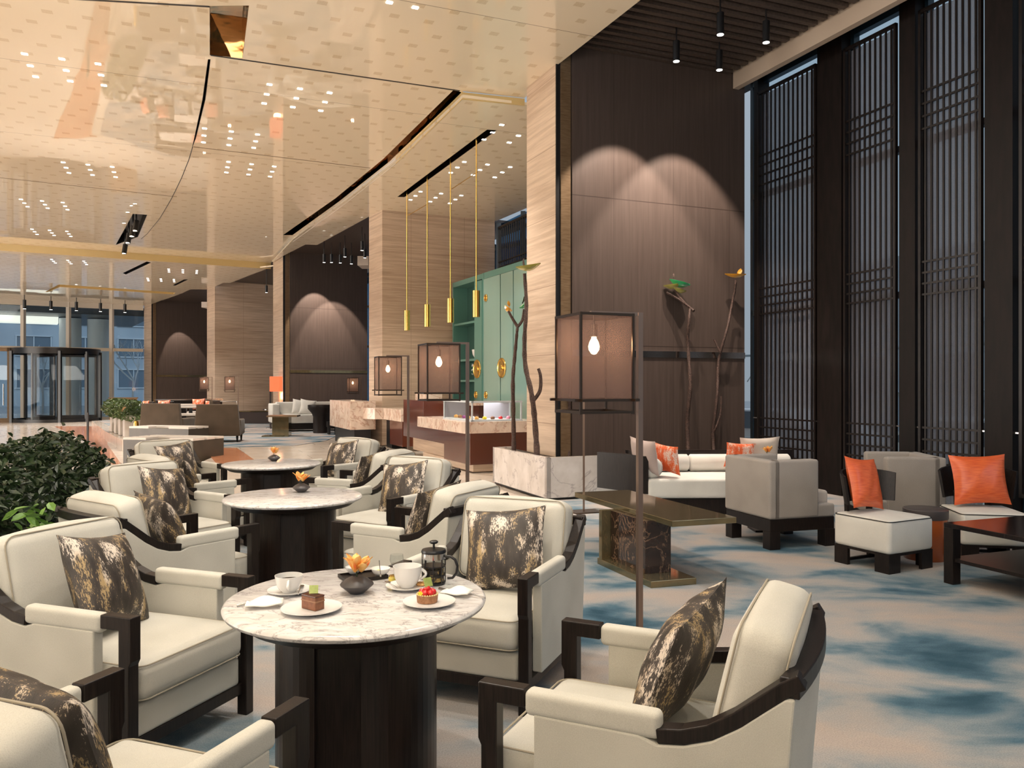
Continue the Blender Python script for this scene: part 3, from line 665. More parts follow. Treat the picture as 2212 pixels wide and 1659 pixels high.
# --- glazed entrance front
FA, FB = Vector((-19.5, 42.1, 0)), Vector((-30.5, 35.2, 0)); fd = (FB-FA).normalized(); fn = Vector((-fd.y, fd.x, 0))
if fn.y > 0: fn = -fn
def fpx(px, off=0):
    r = (px-W/2)/F; a = FA+fn*off; t = (r*a.y-a.x)/(fd.x-r*fd.y); return a+fd*t
STONEW = plain('pale_mullion', (.62, .56, .48), .5)
for i, (x0, x1) in enumerate(((309, 241), (241, 148), (148, 50), (50, -60)), 30):
    w = bpy.data.objects.new('window_%d' % i, None); COL.objects.link(w); w['kind'] = 'structure'
    m = MB()
    a, b = fpx(x0), fpx(x1)
    m.beam((b.x, b.y, ZL), (b.x, b.y, Z3), .20, .16); m.beam((a.x, a.y, 3.28), (b.x, b.y, 3.28), .14, .16)
    m.beam((a.x, a.y, Z3-.12), (b.x, b.y, Z3-.12), .2, .28); m.beam((a.x, a.y, ZL+.05), (b.x, b.y, ZL+.05), .2, .1)
    m.build('window_frame', STONEW, w)
    g = MB(); g.prism(xy(a-fn*.04, b-fn*.04, b-fn*.05, a-fn*.05), ZL, Z3); g.build('window_pane', GLASS, w)
# revolving door
dc = fpx(120, 1.5); t = thing('revolving_door', 'black framed glass revolving door at the far entrance', 'door', (dc.x, dc.y, ZL))
R = 1.95; DT = 3.5
m = MB()
m.lathe([(R, DT-.28), (R, DT), (R-.12, DT), (R-.12, DT-.28), (R, DT-.28)], 40); m.build('canopy_ring', BLACK, t)
m = MB(); m.lathe([(R-.1, DT-.02), (0, DT-.02)], 40); m.build('canopy_top', BLACK, t)
m = MB()
for k in range(10):
    if k in (2, 7): continue
    a = k*2*pi/10+.3; m.beam((R*math.cos(a), R*math.sin(a), 0), (R*math.cos(a), R*math.sin(a), DT-.15), .14, .12)
m.build('post', BLACK, t)
m = MB()
for a0_ in (.3, .3+3*2*pi/10, .3+6*2*pi/10): pass
m.lathe([(R-.03, .1), (R-.03, DT-.2)], 40); m.build('curved_pane', CLEAR, t)
m = MB(); m.lathe([(R, 0), (R, .14), (R-.1, .14), (R-.1, 0)], 40); m.build('floor_ring', BLACK, t)
for k in range(3):
    a = .5+k*2*pi/3; M_ = Matrix.Rotation(a, 4, 'Z'); w = MB()
    w.box((.08, 0, DT/2-.1), (.1, .06, DT-.3), M=M_); w.box((R-.15, 0, DT/2-.1), (.12, .06, DT-.3), M=M_)
    w.box((R/2, 0, .15), (R-.2, .06, .25), M=M_); w.box((R/2, 0, DT-.3), (R-.2, .06, .15), M=M_)
    wing = w.build('door_wing', BLACK, t); g = MB(); g.box((R/2, 0, DT/2), (R-.3, .012, DT-.6), M=M_); g.build('wing_pane', CLEAR, wing)
t = thing('entrance_door', 'bronze framed swing door at the far left edge beside the revolving door', 'door', fpx(-16, 1.9)+Vector((0, 0, ZL)), math.atan2(fd.y, fd.x))
m = MB(); m.box((-.65, 0, 1.75), (.16, .2, 3.5)); m.box((.65, 0, 1.75), (.16, .2, 3.5)); m.box((0, 0, 3.42), (1.4, .2, .18)); m.box((0, 0, .1), (1.2, .12, .2)); m.build('door_frame', BRONZE, t)
m = MB(); m.box((0, 0, 1.8), (1.15, .02, 3.2)); m.build('door_pane', CLEAR, t)
m = MB(); m.cyl((-.42, -.1, .8), (-.42, -.1, 1.8), .03); m.build('door_handle', STEEL, t)

# --- outside: ground, far buildings, canopy, cars, tree, all seen through the glass
g = MB(); g.prism([(-90, 48), (-60, 20), (-60, 44.5), (-16, 50), (4, 21), (9, -6), (60, -6), (60, 90), (-90, 90)], -.6, -.45)
struct('ground', g, plain('wet_paving', (.22, .25, .28), .35))
EXTG = noisy('exterior_facade', (.34, .39, .44), (.44, .49, .53), (1, 1, 1), .3, 2, .8); EXTW = plain('exterior_white', (.52, .56, .59), .7); EXTD = plain('exterior_dark', (.13, .17, .21), .3)
def building(label, loc, size, rz, nx, nz, m=EXTG):
    t = thing('building', label, 'building', loc, rz); w, d, h = size
    b = MB(); b.box((0, 0, h/2), (w, d, h)); b.build('wall', m, t)
    for i in range(nx):
        for k in range(nz):
            x = -w/2+w*(i+.5)/nx; z = 1.0+(h-1.5)*(k+.5)/nz
            f = MB(); 
            for sx, sz, cx, cz in ((w/nx*.7, .1, 0, (h-1.5)/nz*.3), (w/nx*.7, .1, 0, -(h-1.5)/nz*.3), (.1, (h-1.5)/nz*.6, w/nx*.33, 0), (.1, (h-1.5)/nz*.6, -w/nx*.33, 0), (.08, (h-1.5)/nz*.6, 0, 0)):
                f.box((x+cx, -d/2-.05, z+cz), (sx, .12, sz))
            o = f.build('window', EXTW, t); p = MB(); p.box((x, -d/2-.01, z), (w/nx*.66, .04, (h-1.5)/nz*.55)); p.build('pane', EXTD, o)
    return t
building('grey building with white framed windows across the street, beyond the entrance glass', (-47, 70, -.45), (44, 6, 13), .6, 11, 4)
building('pale grey building across the street behind the lattice windows', (19, 22, -.45), (30, 5, 6.5), -1.18, 8, 2, noisy('pale_facade', (.42, .44, .46), (.52, .53, .55), (1, 1, 1), .4, 2, .8))
for (x, px_) in ((0, 152), (1, 212)):
    p = fpx(px_, -4)
    m = MB(); m.cyl((p.x, p.y, -.45), (p.x, p.y, 5.1), .55, 20); tag(m.build('canopy_column', CONC, None), 'pale round canopy column outside the entrance glass, %s' % ('seen behind the revolving door' if x == 0 else 'right of the revolving door'), 'column')
m = MB(); a, b = fpx(330, -1), fpx(-150, -1); m.prism(xy(a, b, b-fn*9, a-fn*9), 5.15, 5.6); tag(m.build('entrance_canopy', BLACK, None), 'dark flat canopy outside above the entrance', 'canopy')
p = fpx(20, -4); m = MB(); m.box((p.x, p.y, 4.95), (4.5, 1.2, .35), math.atan2(fd.y, fd.x)); tag(m.build('canopy_chandelier', plain('crystal_glow', (1, .93, .8), .4, emit=.9), None), 'long glowing crystal light under the outdoor canopy at far left', 'chandelier')
def bare_tree(loc, h, label, seed):
    r = random.Random(seed); t = thing('bare_tree', label, 'tree', loc); m = MB()
    def br(p, d, l, rad, k):
        q = p+d*l; m.tube([p, (p+q)/2+Vector((r.uniform(-.05, .05), r.uniform(-.05, .05), 0)), q], [rad, rad*.8, rad*.6], 5)
        if k > 0:
            for _ in range(3): br(p+d*l*r.uniform(.5, 1), (d+Vector((r.uniform(-.7, .7), r.uniform(-.7, .7), r.uniform(-.1, .4)))).normalized(), l*.68, rad*.6, k-1)
    br(Vector((0, 0, 0)), Vector((0, 0, 1)), h*.34, .09, 4); m.build('branches', plain('frosted_bark%d' % seed, (.50, .54, .58), .8), t); return t
p = fpx(288, -8); bare_tree((p.x, p.y, -.45), 7, 'bare pale tree outside the entrance glass on its right', 3)
p = fpx(92, -13); bare_tree((p.x, p.y, -.45), 6, 'bare pale tree outside, seen through the revolving door', 5)
def car(loc, rz, label, mm):
    t = thing('car', label, 'car', loc, rz); b = MB()
    prof = [(-2.2, .35), (2.2, .35), (2.25, .75), (1.3, .92), (.7, 1.38), (-1.1, 1.40), (-1.9, .98), (-2.25, .85)]
    Mx = Matrix.Rotation(pi/2, 4, 'X'); b.prism([(x, z) for x, z in prof], -.85, .85, Mx); b.build('body', mm, t, .05)
    for x in (-1.4, 1.4):
        for y in (-.8, .8):
            w = MB(); w.cyl((x, y-.1, .33), (x, y+.1, .33), .33, 20); w.build('wheel', BLACK, t)
    g = MB(); g.prism([(1.15, .93), (.66, 1.33), (-1.05, 1.35), (-1.7, .99)], -.86, .86, Mx); g.build('side_window', EXTD, t)
CARW = plain('silver_paint', (.68, .70, .72), .25)
for i, (s_, o_, mm, lb) in enumerate(((.6, 4.2, CARW, 'silver car parked outside behind the first lattice screen'), (-4.6, 4.4, CARW, 'silver car outside seen through the gap beside the panelled wall'), (5.8, 4.3, plain('white_paint', (.8, .8, .8), .25), 'white car parked outside behind the third lattice screen'))):
    p = wl(s_, o_); car((p.x, p.y, -.45), math.atan2(U.y, U.x), lb, mm)
t = thing('street_fence', 'pale openwork metal fence outside the right windows', 'fence'); m = MB(); r_ = random.Random(4)
for k in range(110):
    s_ = -6+.13*k; a = wl(s_, 2.0)+Vector((0, 0, r_.uniform(.5, 2.0))); b = wl(s_+r_.uniform(-.5, .5), 2.0)+Vector((0, 0, r_.uniform(.5, 2.0))); m.beam(a, b, .015, .015)
for z in (.45, 2.05): m.beam(wl(-6.5, 2.0)+Vector((0, 0, z)), wl(9, 2.0)+Vector((0, 0, z)), .04, .04)
for k in range(7): a = wl(-6.3+2.5*k, 2.0); m.beam((a.x, a.y, -.45), (a.x, a.y, 2.1), .05, .05)
m.build('lattice_rods', EXTW, t)

# ================================================================== ARMCHAIRS
def armchair(label):
    t = thing('armchair', label, 'armchair', group=None)
    s = MB(); s.soft((.60, .62, .155), .045, .012, T(0, .065, .352), bz=.018); seat = s.build('seat_cushion', CREAM, t)
    p = MB(); p.tube(rrect(.298, .308, .05, .0), .0033, 6, True, T(0, .065, .352+.066)); p.tube(rrect(.298, .308, .05, 0), .0033, 6, True, T(0, .065, .352-.064)); p.build('piping', PIPE, seat)
    Mb = T(0, -.325, .43, rx=math.radians(13))
    s = MB(); s.soft((.60, .165, .44), .05, .02, Mb @ T(0, 0, .215)); bc = s.build('back_cushion', CREAM, t)
    p = MB(); R2 = Mb @ T(0, .068, .215, rx=pi/2); p.tube(rrect(.297, .217, .05, 0), .0033, 6, True, R2)
    R2 = Mb @ T(0, -.068, .215, rx=pi/2); p.tube(rrect(.297, .217, .05, 0), .0033, 6, True, R2); p.build('piping', PIPE, bc)
    s = MB(); s.soft((.60, .70, .13), .02, 0, T(0, .0, .205), 2); s.build('seat_base', CREAM, t)
    fr_ = MB(); fr_.box((0, .335, .12), (.62, .035, .05)); fr_.box((0, -.40, .12), (.62, .035, .05))
    for sx in (-1, 1): fr_.box((sx*.325, -.03, .12), (.035, .76, .05))
    fr_.build('base_rail', WOOD, t, .003)
    for sx in (-1, 1):
        # front leg that carries the arm
        l = MB(); l.prism([(-.031, 0), (.020, 0), (.020, .44), (.030, .46), (.030, .625), (-.12, .625), (-.12, .572), (-.031, .572)], -.025, .025, T(sx*.335, .355, 0) @ Matrix.Rotation(pi/2, 4, 'Z') @ Matrix.Rotation(pi/2, 4, 'X'))
        l.build('front_leg', WOOD, t, .004)
        l = MB(); l.box((sx*.305, -.41, .055), (.045, .045, .11)); l.build('rear_leg', WOOD, t, .003)
        # padded arm
        a = MB(); a.soft((.056, .395, .074), .019, 0, T(sx*.337, .038, .5885), 4); a.build('arm_pad', CREAM, t)
        # side panel with its sweeping top
        path = [(-.15, .565), (-.22, .575), (-.29, .60), (-.36, .645), (-.42, .695), (-.475, .74)]
        pan = MB(); poly = [(.205, .145), (.205, .56), (-.10, .56)]+[(y, z-.022) for y, z in path]+[(-.50, .72), (-.45, .145)]
        pan.prism(poly, -.024, .024, T(sx*.340, 0, 0) @ Matrix.Rotation(pi/2, 4, 'Z') @ Matrix.Rotation(pi/2, 4, 'X'))
        pan.build('side_panel', CREAM, t, .006)
        w = MB(); w.ribbon([(sx*.338, y, z) for y, z in path]+[(sx*.338, -.515, .765)], .052, .040); w.build('arm_curve', WOOD, t, .004)
    bp = MB(); n = 10; vs = []
    for i in range(n+1):
        x = -.335+.67*i/n; c = .035*(1-(x/.335)**2)
        for (y, z) in ((-.455-c, .145), (-.415-c, .145), (-.445-c, .725), (-.50-c, .725)): vs.append((x, y, z))
    fs = []
    for i in range(n):
        for k in range(4): fs.append((i*4+k, i*4+(k+1) % 4, i*4+4+(k+1) % 4, i*4+4+k))
    fs += [(3, 2, 1, 0), tuple(n*4+k for k in range(4))]; bp.add(vs, fs); bp.build('back_panel', CREAM, t)
    br_ = MB(); br_.ribbon([(-.36+.72*i/12, -.485-.035*(1-((i-6)/6)**2), .745) for i in range(13)], .05, .05, None, (0, 0, 1)); br_.build('back_rail', WOOD, t, .004)
    return t
def facing(fx, fy): return math.atan2(-fx, fy)
CH_POS = [  # x, y, angle, label, pillow (dx, dy, yaw, roll)
    (-1.66, 3.43, -110, 'cream armchair left of the front marble table, its seat facing the table', (.02, -.10, 14, -10), 'square bronze and brown metallic cushion on the cream armchair left of the front table'),
    (-1.035, 1.98, -20.4, 'cream armchair in the bottom left corner seen from behind', (-.03, -.13, -6, 8), 'brown and gold cushion on the cream armchair in the bottom left corner'),
    (-.12, 4.05, 158, 'cream armchair behind the front marble table beside the french press', (-.05, -.10, 6, 6), 'silver and gold flecked cushion on the cream armchair behind the french press'),
    (.40, 2.50, 65, 'large cream armchair at bottom centre right seen from its side', (.03, -.12, -4, -8), 'brown and gold cushion on the cream armchair at bottom centre right'),
    (-2.65, 6.16, -123.5, 'cream armchair facing us left of the middle table, beside the hedge', (-.03, -.10, 10, -8), 'brown metallic cushion on the cream armchair facing us left of the middle table'),
    (-2.10, 4.89, -36, 'cream armchair with its back turned, left of the middle table and nearest the hedge', (.12, -.12, -8, 4), 'brown cushion half hidden by the back of the cream armchair left of the middle table'),
    (-1.02, 6.55, 148, 'cream armchair behind the middle marble table on its right', (-.07, -.10, 6, 8), 'gold flecked cushion on the cream armchair behind the middle table'),
    (-.644, 5.2, 62, 'cream armchair right of the middle table, turned away from us', (.03, -.12, -4, -6), 'small showing brown cushion on the cream armchair right of the middle table'),
    (-3.63, 8.67, -134, 'cream armchair farthest left at the back table, facing us', (-.03, -.1, 6, 6), 'brown patterned cushion on the farthest left cream armchair'),
    (-2.94, 7.34, -42, 'cream armchair with its back turned, left of the back marble table', (.08, -.12, -8, 4), 'brown cushion edge on the cream armchair with its back turned at the back table'),
    (-2.06, 9.0, 142, 'cream armchair farthest right behind the back table, facing us', (-.06, -.1, 6, 8), 'gold flecked cushion on the cream armchair behind the back table'),
    (-1.50, 7.66, 70, 'cream armchair right of the back table, turned away from us', (.03, -.12, -4, -6), 'brown cushion on the cream armchair right of the back table'),
]
proto = None; pmesh = None
for (x, y, a, lb, pl, plb) in CH_POS:
    if proto is None: proto = armchair(lb); o = proto
    else: o = dup(proto, label=lb)
    o.location = (x, y, 0); o.rotation_euler = (0, 0, math.radians(a)); o['group'] = 'cream armchairs around the marble tables'
    if pmesh is None:
        m = MB(); m.pillow(.44, .44, .17); po = m.build('throw_pillow', PILLOW); pmesh = po
    else:
        po = pmesh.copy(); COL.objects.link(po)
    dx, dy, yaw, roll = pl
    tilt = math.radians(24)
    Mw = Matrix.Translation((x, y, 0)) @ Matrix.Rotation(math.radians(a), 4, 'Z') @ T(dx, dy, .645, rz=math.radians(yaw)) @ Matrix.Rotation(tilt, 4, 'X') @ Matrix.Rotation(math.radians(roll), 4, 'Y')
    po.matrix_world = Mw; tag(po, plb, 'cushion', 'metallic cushions on the cream armchairs')

# ================================================================== ROUND TABLES
TT = .72
def round_table(label):
    t = thing('round_table', label, 'table', group='round marble tables')
    m = MB(); m.lathe([(0, TT-.028), (.455, TT-.028), (.468, TT-.022), (.472, TT-.012), (.468, TT-.004), (.460, TT), (0, TT)], 96); m.build('table_top', MARBT, t)
    m = MB(); m.lathe([(.30, TT-.062), (.40, TT-.062), (.445, TT-.03), (0, TT-.03)], 64); m.build('under_ring', WOOD, t)
    m = MB(); poly = []
    for (c, a0_, a1_) in ((0, 100, 260), (0, -80, 80)):
        off = -.035 if a0_ == 100 else .035
        pr = [(off+.255*math.cos(math.radians(a0_+(a1_-a0_)*i/24)), .275*math.sin(math.radians(a0_+(a1_-a0_)*i/24))) for i in range(25)]
        k = MB(); k.prism(pr, .0, TT-.06); o = k.build('pedestal_shell', WOODV, t)
    k = MB(); k.box((0, 0, (TT-.06)/2), (.16, .50, TT-.07)); k.build('pedestal_core', WOOD, t)
    return t
TC = [(-.568, 2.92), (-1.524, 5.54), (-2.374, 7.85)]
tb = round_table('round white marble table at the front with cake, cups and french press'); tb.location = (*TC[0], 0); tb.rotation_euler = (0, 0, -.05)
dup(tb, (*TC[1], 0), .25, 'round white marble table in the middle with one flower vase')
dup(tb, (*TC[2], 0), .3, 'round white marble table farthest back with one small flower vase')

# vase with orchid
def vase(label, loc, s=1.0):
    t = thing('flower_vase', label, 'vase', loc, rnd.uniform(0, 6), 'small charcoal vases with orange orchids')
    m = MB(); prof = [(0, 0), (.026, 0), (.030, .004), (.044, .016), (.0605, .030), (.0625, .034), (.060, .038), (.042, .052), (.024, .061), (.016, .064), (.013, .060), (0, .058)]
    m.lathe([(r*s, z*s) for r, z in prof], 40); m.build('vase_body', VASE, t)
    m = MB(); m.tube([(0, 0, .055*s), (.006*s, 0, .075*s), (0, .004*s, .09*s)], .003*s, 6); m.build('stem', LEAF, t)
    r = random.Random(11)
    for k, (yaw, tilt, ox, oy, oz) in enumerate(((0, 65, .010, .0, .082), (2.2, 50, -.016, .010, .084), (4.3, 55, -.004, -.016, .080))):
        fl_ = None
        for q in range(5):
            pe = MB(); a = 2*pi*q/5+yaw; n = 6; vs = []; fs = []
            for i in range(n+1):
                u = i/n; w = .019*math.sin(pi*min(1, u*.93+.07))**.8*s; rr = .066*u*s
                h = (.030*u-.018*u*u+.012*u)*s*(1.0 if tilt > 52 else 1.5)
                for sgn in (-1, 0, 1): vs.append((rr*math.cos(.15*tilt/60), sgn*w, h+(-.003*s if sgn == 0 else 0)))
            for i in range(n):
                for j in (0, 1): fs.append((i*3+j, i*3+3+j, i*3+4+j, i*3+1+j))
            M_ = T(ox*s, oy*s, oz*s, rz=a) @ Matrix.Rotation(math.radians(-18-8*((q+k) % 3)), 4, 'Y')
            pe.add(vs, fs, True, M_); o = pe.build('petal', PETAL if (q+k) % 2 else PETALY, t)
            md = o.modifiers.new('solid', 'SOLIDIFY'); md.thickness = .0008
    m = MB(); m.lathe([(0, 0), (.006*s, .003*s), (.007*s, .010*s), (0, .016*s)], 10, T(.004*s, -.004*s, .088*s)); m.build('flower_centre', plain('crimson_throat', (.35, .01, .03), .5) if 'crimson_throat' not in MATS else MATS['crimson_throat'], t)
    return t
v0 = vase('charcoal vase with orange orchid in the middle of the front table', P(771, 1281, TT))
dup(v0, P(651, 1063, TT), 1.2, 'charcoal vase with orange orchid on the middle table')
dup(v0, P(592, 996, TT), 2.2, 'charcoal vase with orange orchid on the back table')

# ------------------------------------------------------------------ things on the front table
def plate_o(name, label, cat, px, py, r, z=TT, grp=None):
    m = MB(); m.lathe([(0, .003), (r*.50, .003), (r*.55, .0015), (r*.62, 0), (r*.66, .003), (r*.9, .011), (r, .0135), (r, .0155), (r*.92, .014), (r*.62, .0075), (0, .006)], 56)
    o = m.build(name, WHITE); o.location = P(px, py, z); return tag(o, label, cat, grp)
plate_o('plate', 'white plate under the chocolate cake', 'plate', 673, 1320, .103, grp='dessert plates')
plate_o('plate', 'white plate under the red berry tart', 'plate', 927, 1306, .093, grp='dessert plates')
plate_o('saucer', 'white saucer under the tea cup on the left', 'saucer', 625, 1281, .080, grp='saucers')
plate_o('saucer', 'white saucer under the tall white cup beside the french press', 'saucer', 880, 1271, .082, grp='saucers')
def cup(label, px, py, r, h, rz, tea):
    t = thing('cup', label, 'cup', P(px, py, TT)+Vector((0, 0, .0085)), rz)
    m = MB(); m.lathe([(0, .001), (r*.48, 0), (r*.52, .004), (r*.70, h*.18), (r*.88, h*.45), (r*.97, h*.78), (r, h), (r*.965, h), (r*.93, h*.78), (r*.84, h*.45), (r*.62, h*.16), (0, h*.10)], 48); m.build('cup_body', WHITE, t)
    if tea: m = MB(); m.lathe([(0, h*.70), (r*.905, h*.70)], 40); m.build('tea', TEA, t)
    m = MB(); m.tube([(r*.9+.02*math.sin(pi*i/10)*1.1, 0, h*(.30+.52*i/10)) for i in range(11)], .0045, 8, flat=1.5); m.build('handle', WHITE, t)
cup('low white cup of tea on its saucer at left of the front table', 624, 1283, .051, .062, -1.35, True)
cup('tall white cup on its saucer beside the french press', 880, 1272, .0545, .080, .25, False)
def spoon(label, a, b, z, grp='teaspoons'):
    t = thing('spoon', label, 'spoon', a, math.atan2((b-a).y, (b-a).x), grp); ln = (b-a).length
    m = MB(); m.tube([(0, 0, 0), (ln*.3, 0, .002), (ln*.72, 0, .001)], [.003, .002, .0018], 6, flat=.5); m.build('stem', STEEL, t)
    m = MB(); m.lathe([(0, -.003), (.008, -.0015), (.011, .0015)], 20, T(ln*.86, 0, .002), sx=1.4); m.build('bowl', STEEL, t)
spoon('teaspoon on the saucer of the low tea cup', P(644, 1291, TT)+Vector((0, 0, .013)), P(652, 1272, TT)+Vector((0, 0, .013)), 0)
spoon('teaspoon at left of the tall cup on its saucer', P(858, 1277, TT)+Vector((0, 0, .013)), P(834, 1264, TT)+Vector((0, 0, .013)), 0)
# chocolate cake
t = thing('cake', 'rectangular chocolate layer cake with a pistachio square on top', 'cake', P(676, 1319, TT)+Vector((0, 0, .0075)), -.62)
m = MB(); m.box((0, 0, .022), (.072, .040, .044)); m.build('sponge', CHOC, t, .002)
m = MB(); m.box((0, 0, .030), (.0735, .0415, .004)); m.build('cream_layer', plain('cocoa_cream', (.33, .17, .09), .5), t)
m = MB(); m.box((0, 0, .0465), (.073, .041, .005)); m.build('glaze', CHOCD, t, .0015)
m = MB(); m.box((0, 0, 0), (.030, .030, .0025), M=T(.004, 0, .066, rz=.8, rx=.9)); m.build('pistachio_square', PIST, t)
# berry tart
t = thing('tart', 'round tart piled with red berries and a pistachio square', 'tart', P(923, 1304, TT)+Vector((0, 0, .0075)))
m = MB(); m.lathe([(0, 0), (.036, 0), (.0385, .024), (.0385, .027), (.034, .028), (0, .024)], 40)
m.build('crust', CRUST, t)
m = MB()
for k in range(26):
    a = 2*pi*k/26; m.lathe([(0, -.003), (.004, 0), (0, .004)], 6, T(.036*math.cos(a), .036*math.sin(a), .028))
m.build('crumb_rim', plain('nut_crumb', (.62, .52, .25), .8), t)
for k in range(8):
    a = 2*pi*k/7; rr = .021 if k < 7 else 0
    m = MB(); c = .0125; m.lathe([(0, -c), (c*.7, -c*.7), (c, 0), (c*.7, c*.7), (0, c)], 14, T(rr*math.cos(a), rr*math.sin(a), .034 if k < 7 else .046)); m.build('berry', BERRY, t)
m = MB(); m.box((0, 0, 0), (.032, .032, .0025), M=T(.002, .004, .068, rz=.7, rx=1.1)); m.build('pistachio_square', PIST, t)
for k in range(5):
    a = 2*pi*k/5; pe = MB(); pe.lathe([(0, -.001), (.004, 0), (0, .001)], 8, T(-.021+.0045*math.cos(a), -.030, .036+.0045*math.sin(a)) @ Matrix.Rotation(pi/2, 4, 'X')); pe.build('flower_petal', YEL, t)
# cookie
m = MB(); m.lathe([(0, 0), (.020, 0), (.023, .004), (.021, .009), (0, .011)], 20); o = m.build('cookie', noisy('nut_cookie', (.30, .12, .03), (.62, .36, .12), (1, 1, 1), 120, 3, .7, bmp=.5)); o.location = P(911, 1271, TT)+Vector((0, 0, .013)); tag(o, 'golden nut cookie on the saucer of the tall cup', 'cookie')
# tray with bowls
tr = P(784, 1249, TT); t = thing('serving_tray', 'dark square tray behind the orchid vase', 'tray', tr, .52)
m = MB(); m.box((0, 0, .006), (.165, .115, .006)); m.build('tray_base', WOOD, t, .002)
m = MB()
for (cx, cy, sx, sy) in ((0, .058, .17, .005), (0, -.058, .17, .005), (.083, 0, .005, .12), (-.083, 0, .005, .12)): m.box((cx, cy, .009), (sx, sy, .014))
m.build('tray_rim', WOOD, t, .001)
def bowl(label, px, py, r, filling):
    t = thing('bowl', label, 'bowl', P(px, py, TT+.009), 0, 'small white bowls on the tray')
    m = MB(); m.lathe([(0, 0), (r*.4, 0), (r*.75, .012), (r, .030), (r*.95, .030), (r*.7, .014), (0, .006)], 36); m.build('bowl_body', WHITE, t)
    if filling: m = MB(); m.lathe([(0, .024), (r*.30, .020), (r*.45, .014)], 14, T(-.008, 0, 0)); m.build('mango', YEL, t)
bowl('small white bowl behind the orange orchid', 764, 1240, .034, False)
bowl('small white bowl with yellow fruit on the tray', 822, 1243, .040, True)
m = MB(); m.tube([P(819, 1238, TT+.03), P(818.5, 1205, TT+.03)+Vector((0, 0, .0))], .0018, 6)
a = P(822, 1241, TT+.03); m = MB(); m.tube([a, a+Vector((-.006, .004, .055))], .002, 6, flat=.6); m.cyl(a, a+Vector((0, 0, -.008)), .004, 8); tag(m.build('small_spoon', STEEL), 'upright steel spoon standing in the bowl of yellow fruit', 'spoon')
t = thing('glass', 'clear tulip glass behind the tall white cup', 'glass', P(857, 1243, TT))
m = MB(); m.lathe([(0, 0), (.026, 0), (.026, .002), (.003, .004), (.003, .022), (.010, .030), (.024, .046), (.029, .064), (.026, .086), (.0245, .086), (.0275, .064), (.022, .047), (.006, .033), (0, .032)], 32); m.build('glass_body', CLEAR, t)
m = MB(); m.lathe([(0, .034), (.006, .034), (.021, .047), (.022, .050), (0, .050)], 24); m.build('water', CLEAR, t)
t = thing('honey_jar', 'tiny jar of yellow honey beside the tall cup', 'jar', P(847, 1257, TT))
m = MB(); m.lathe([(0, 0), (.013, 0), (.0145, .004), (.0145, .018), (.011, .022), (0, .022)], 20); m.build('jar_body', plain('honey', (.62, .50, .10), .15), t)
m = MB(); m.lathe([(0, .022), (.012, .022), (.012, .027), (0, .027)], 20); m.build('lid', BRASS, t)
# french press
t = thing('french_press', 'black framed glass french press coffee maker on the front table', 'coffee maker', P(937, 1261, TT), -.15)
r = .043; h = .125
m = MB(); m.lathe([(r, .012), (r, h), (r-.002, h), (r-.002, .012)], 40); m.build('glass_beaker', CLEAR, t)
m = MB(); m.lathe([(0, .014), (r-.003, .014), (r-.003, .060), (0, .060)], 32); m.build('tea_leaves', noisy('herb_tea', (.02, .012, .008), (.55, .36, .10), (1, 1, 1), 45, 3, .5, lo=.5, hi=.62), t)
m = MB(); m.lathe([(0, 0), (r*1.0, 0), (r*1.06, .003), (r*1.06, .010), (0, .011)], 32)
for k in range(8):
    a = 2*pi*k/8+.2; m.beam(((r+.002)*math.cos(a), (r+.002)*math.sin(a), .008), ((r+.002)*math.cos(a), (r+.002)*math.sin(a), .105), .004, .003)
for z in (.035, .070): m.lathe([(r+.001, z), (r+.004, z), (r+.004, z+.004), (r+.001, z+.004)], 40)
m.build('cage', BLACK, t)
m = MB(); m.lathe([(r+.001, .100), (r+.004, .100), (r+.004, .122), (r+.001, .122)], 40); m.build('steel_band', STEEL, t)
m = MB(); m.lathe([(0, h), (r*1.12, h-.002), (r*1.14, h+.003), (r*1.06, h+.010), (r*.5, h+.014), (0, h+.014)], 40); m.build('lid', BLACK, t)
m = MB(); m.cyl((0, 0, h+.010), (0, 0, h+.034), .0045, 10); m.lathe([(0, 0), (.012, 0), (.017, .004), (.017, .009), (.012, .012), (0, .012)], 24, T(0, 0, h+.032)); m.build('plunger_knob', BLACK, t)
m = MB(); m.tube([(r+.002, 0, .108), (r+.022, 0, .110), (r+.042, 0, .097), (r+.052, 0, .072), (r+.048, 0, .045), (r+.032, 0, .026), (r+.012, 0, .024)], .0052, 10); m.build('handle', BLACK, t)
# napkins with cutlery
def napkin(label, px, py, rz, sx, sy):
    m = MB(); n = 12; vs = []; fs = []
    for j in range(n+1):
        for i in range(n+1):
            x, y = i/n-.5, j/n-.5; z = .006+.016*abs(math.sin(3.1*x+1.2))*(.5+.5*y)+.004*math.sin(7*x+4*y)+.014*max(0, .3-abs(y-.15))*(1 if x > -.2 else .4)
            vs.append((x*sx, y*sy, max(.002, z)))
    for j in range(n):
        for i in range(n): q = j*(n+1)+i; fs.append((q, q+1, q+n+2, q+n+1))
    m.add(vs, fs, True); o = m.build('napkin', LINEN); md = o.modifiers.new('solid', 'SOLIDIFY'); md.thickness = .004; md.offset = 1
    o.location = P(px, py, TT+.004); o.rotation_euler = (0, 0, rz); return tag(o, label, 'napkin', 'folded napkins')
napkin('folded white napkin left of the chocolate cake plate', 571, 1308, .25, .125, .085)
napkin('folded white napkin at the right edge of the front table', 987, 1284, -.25, .105, .075)
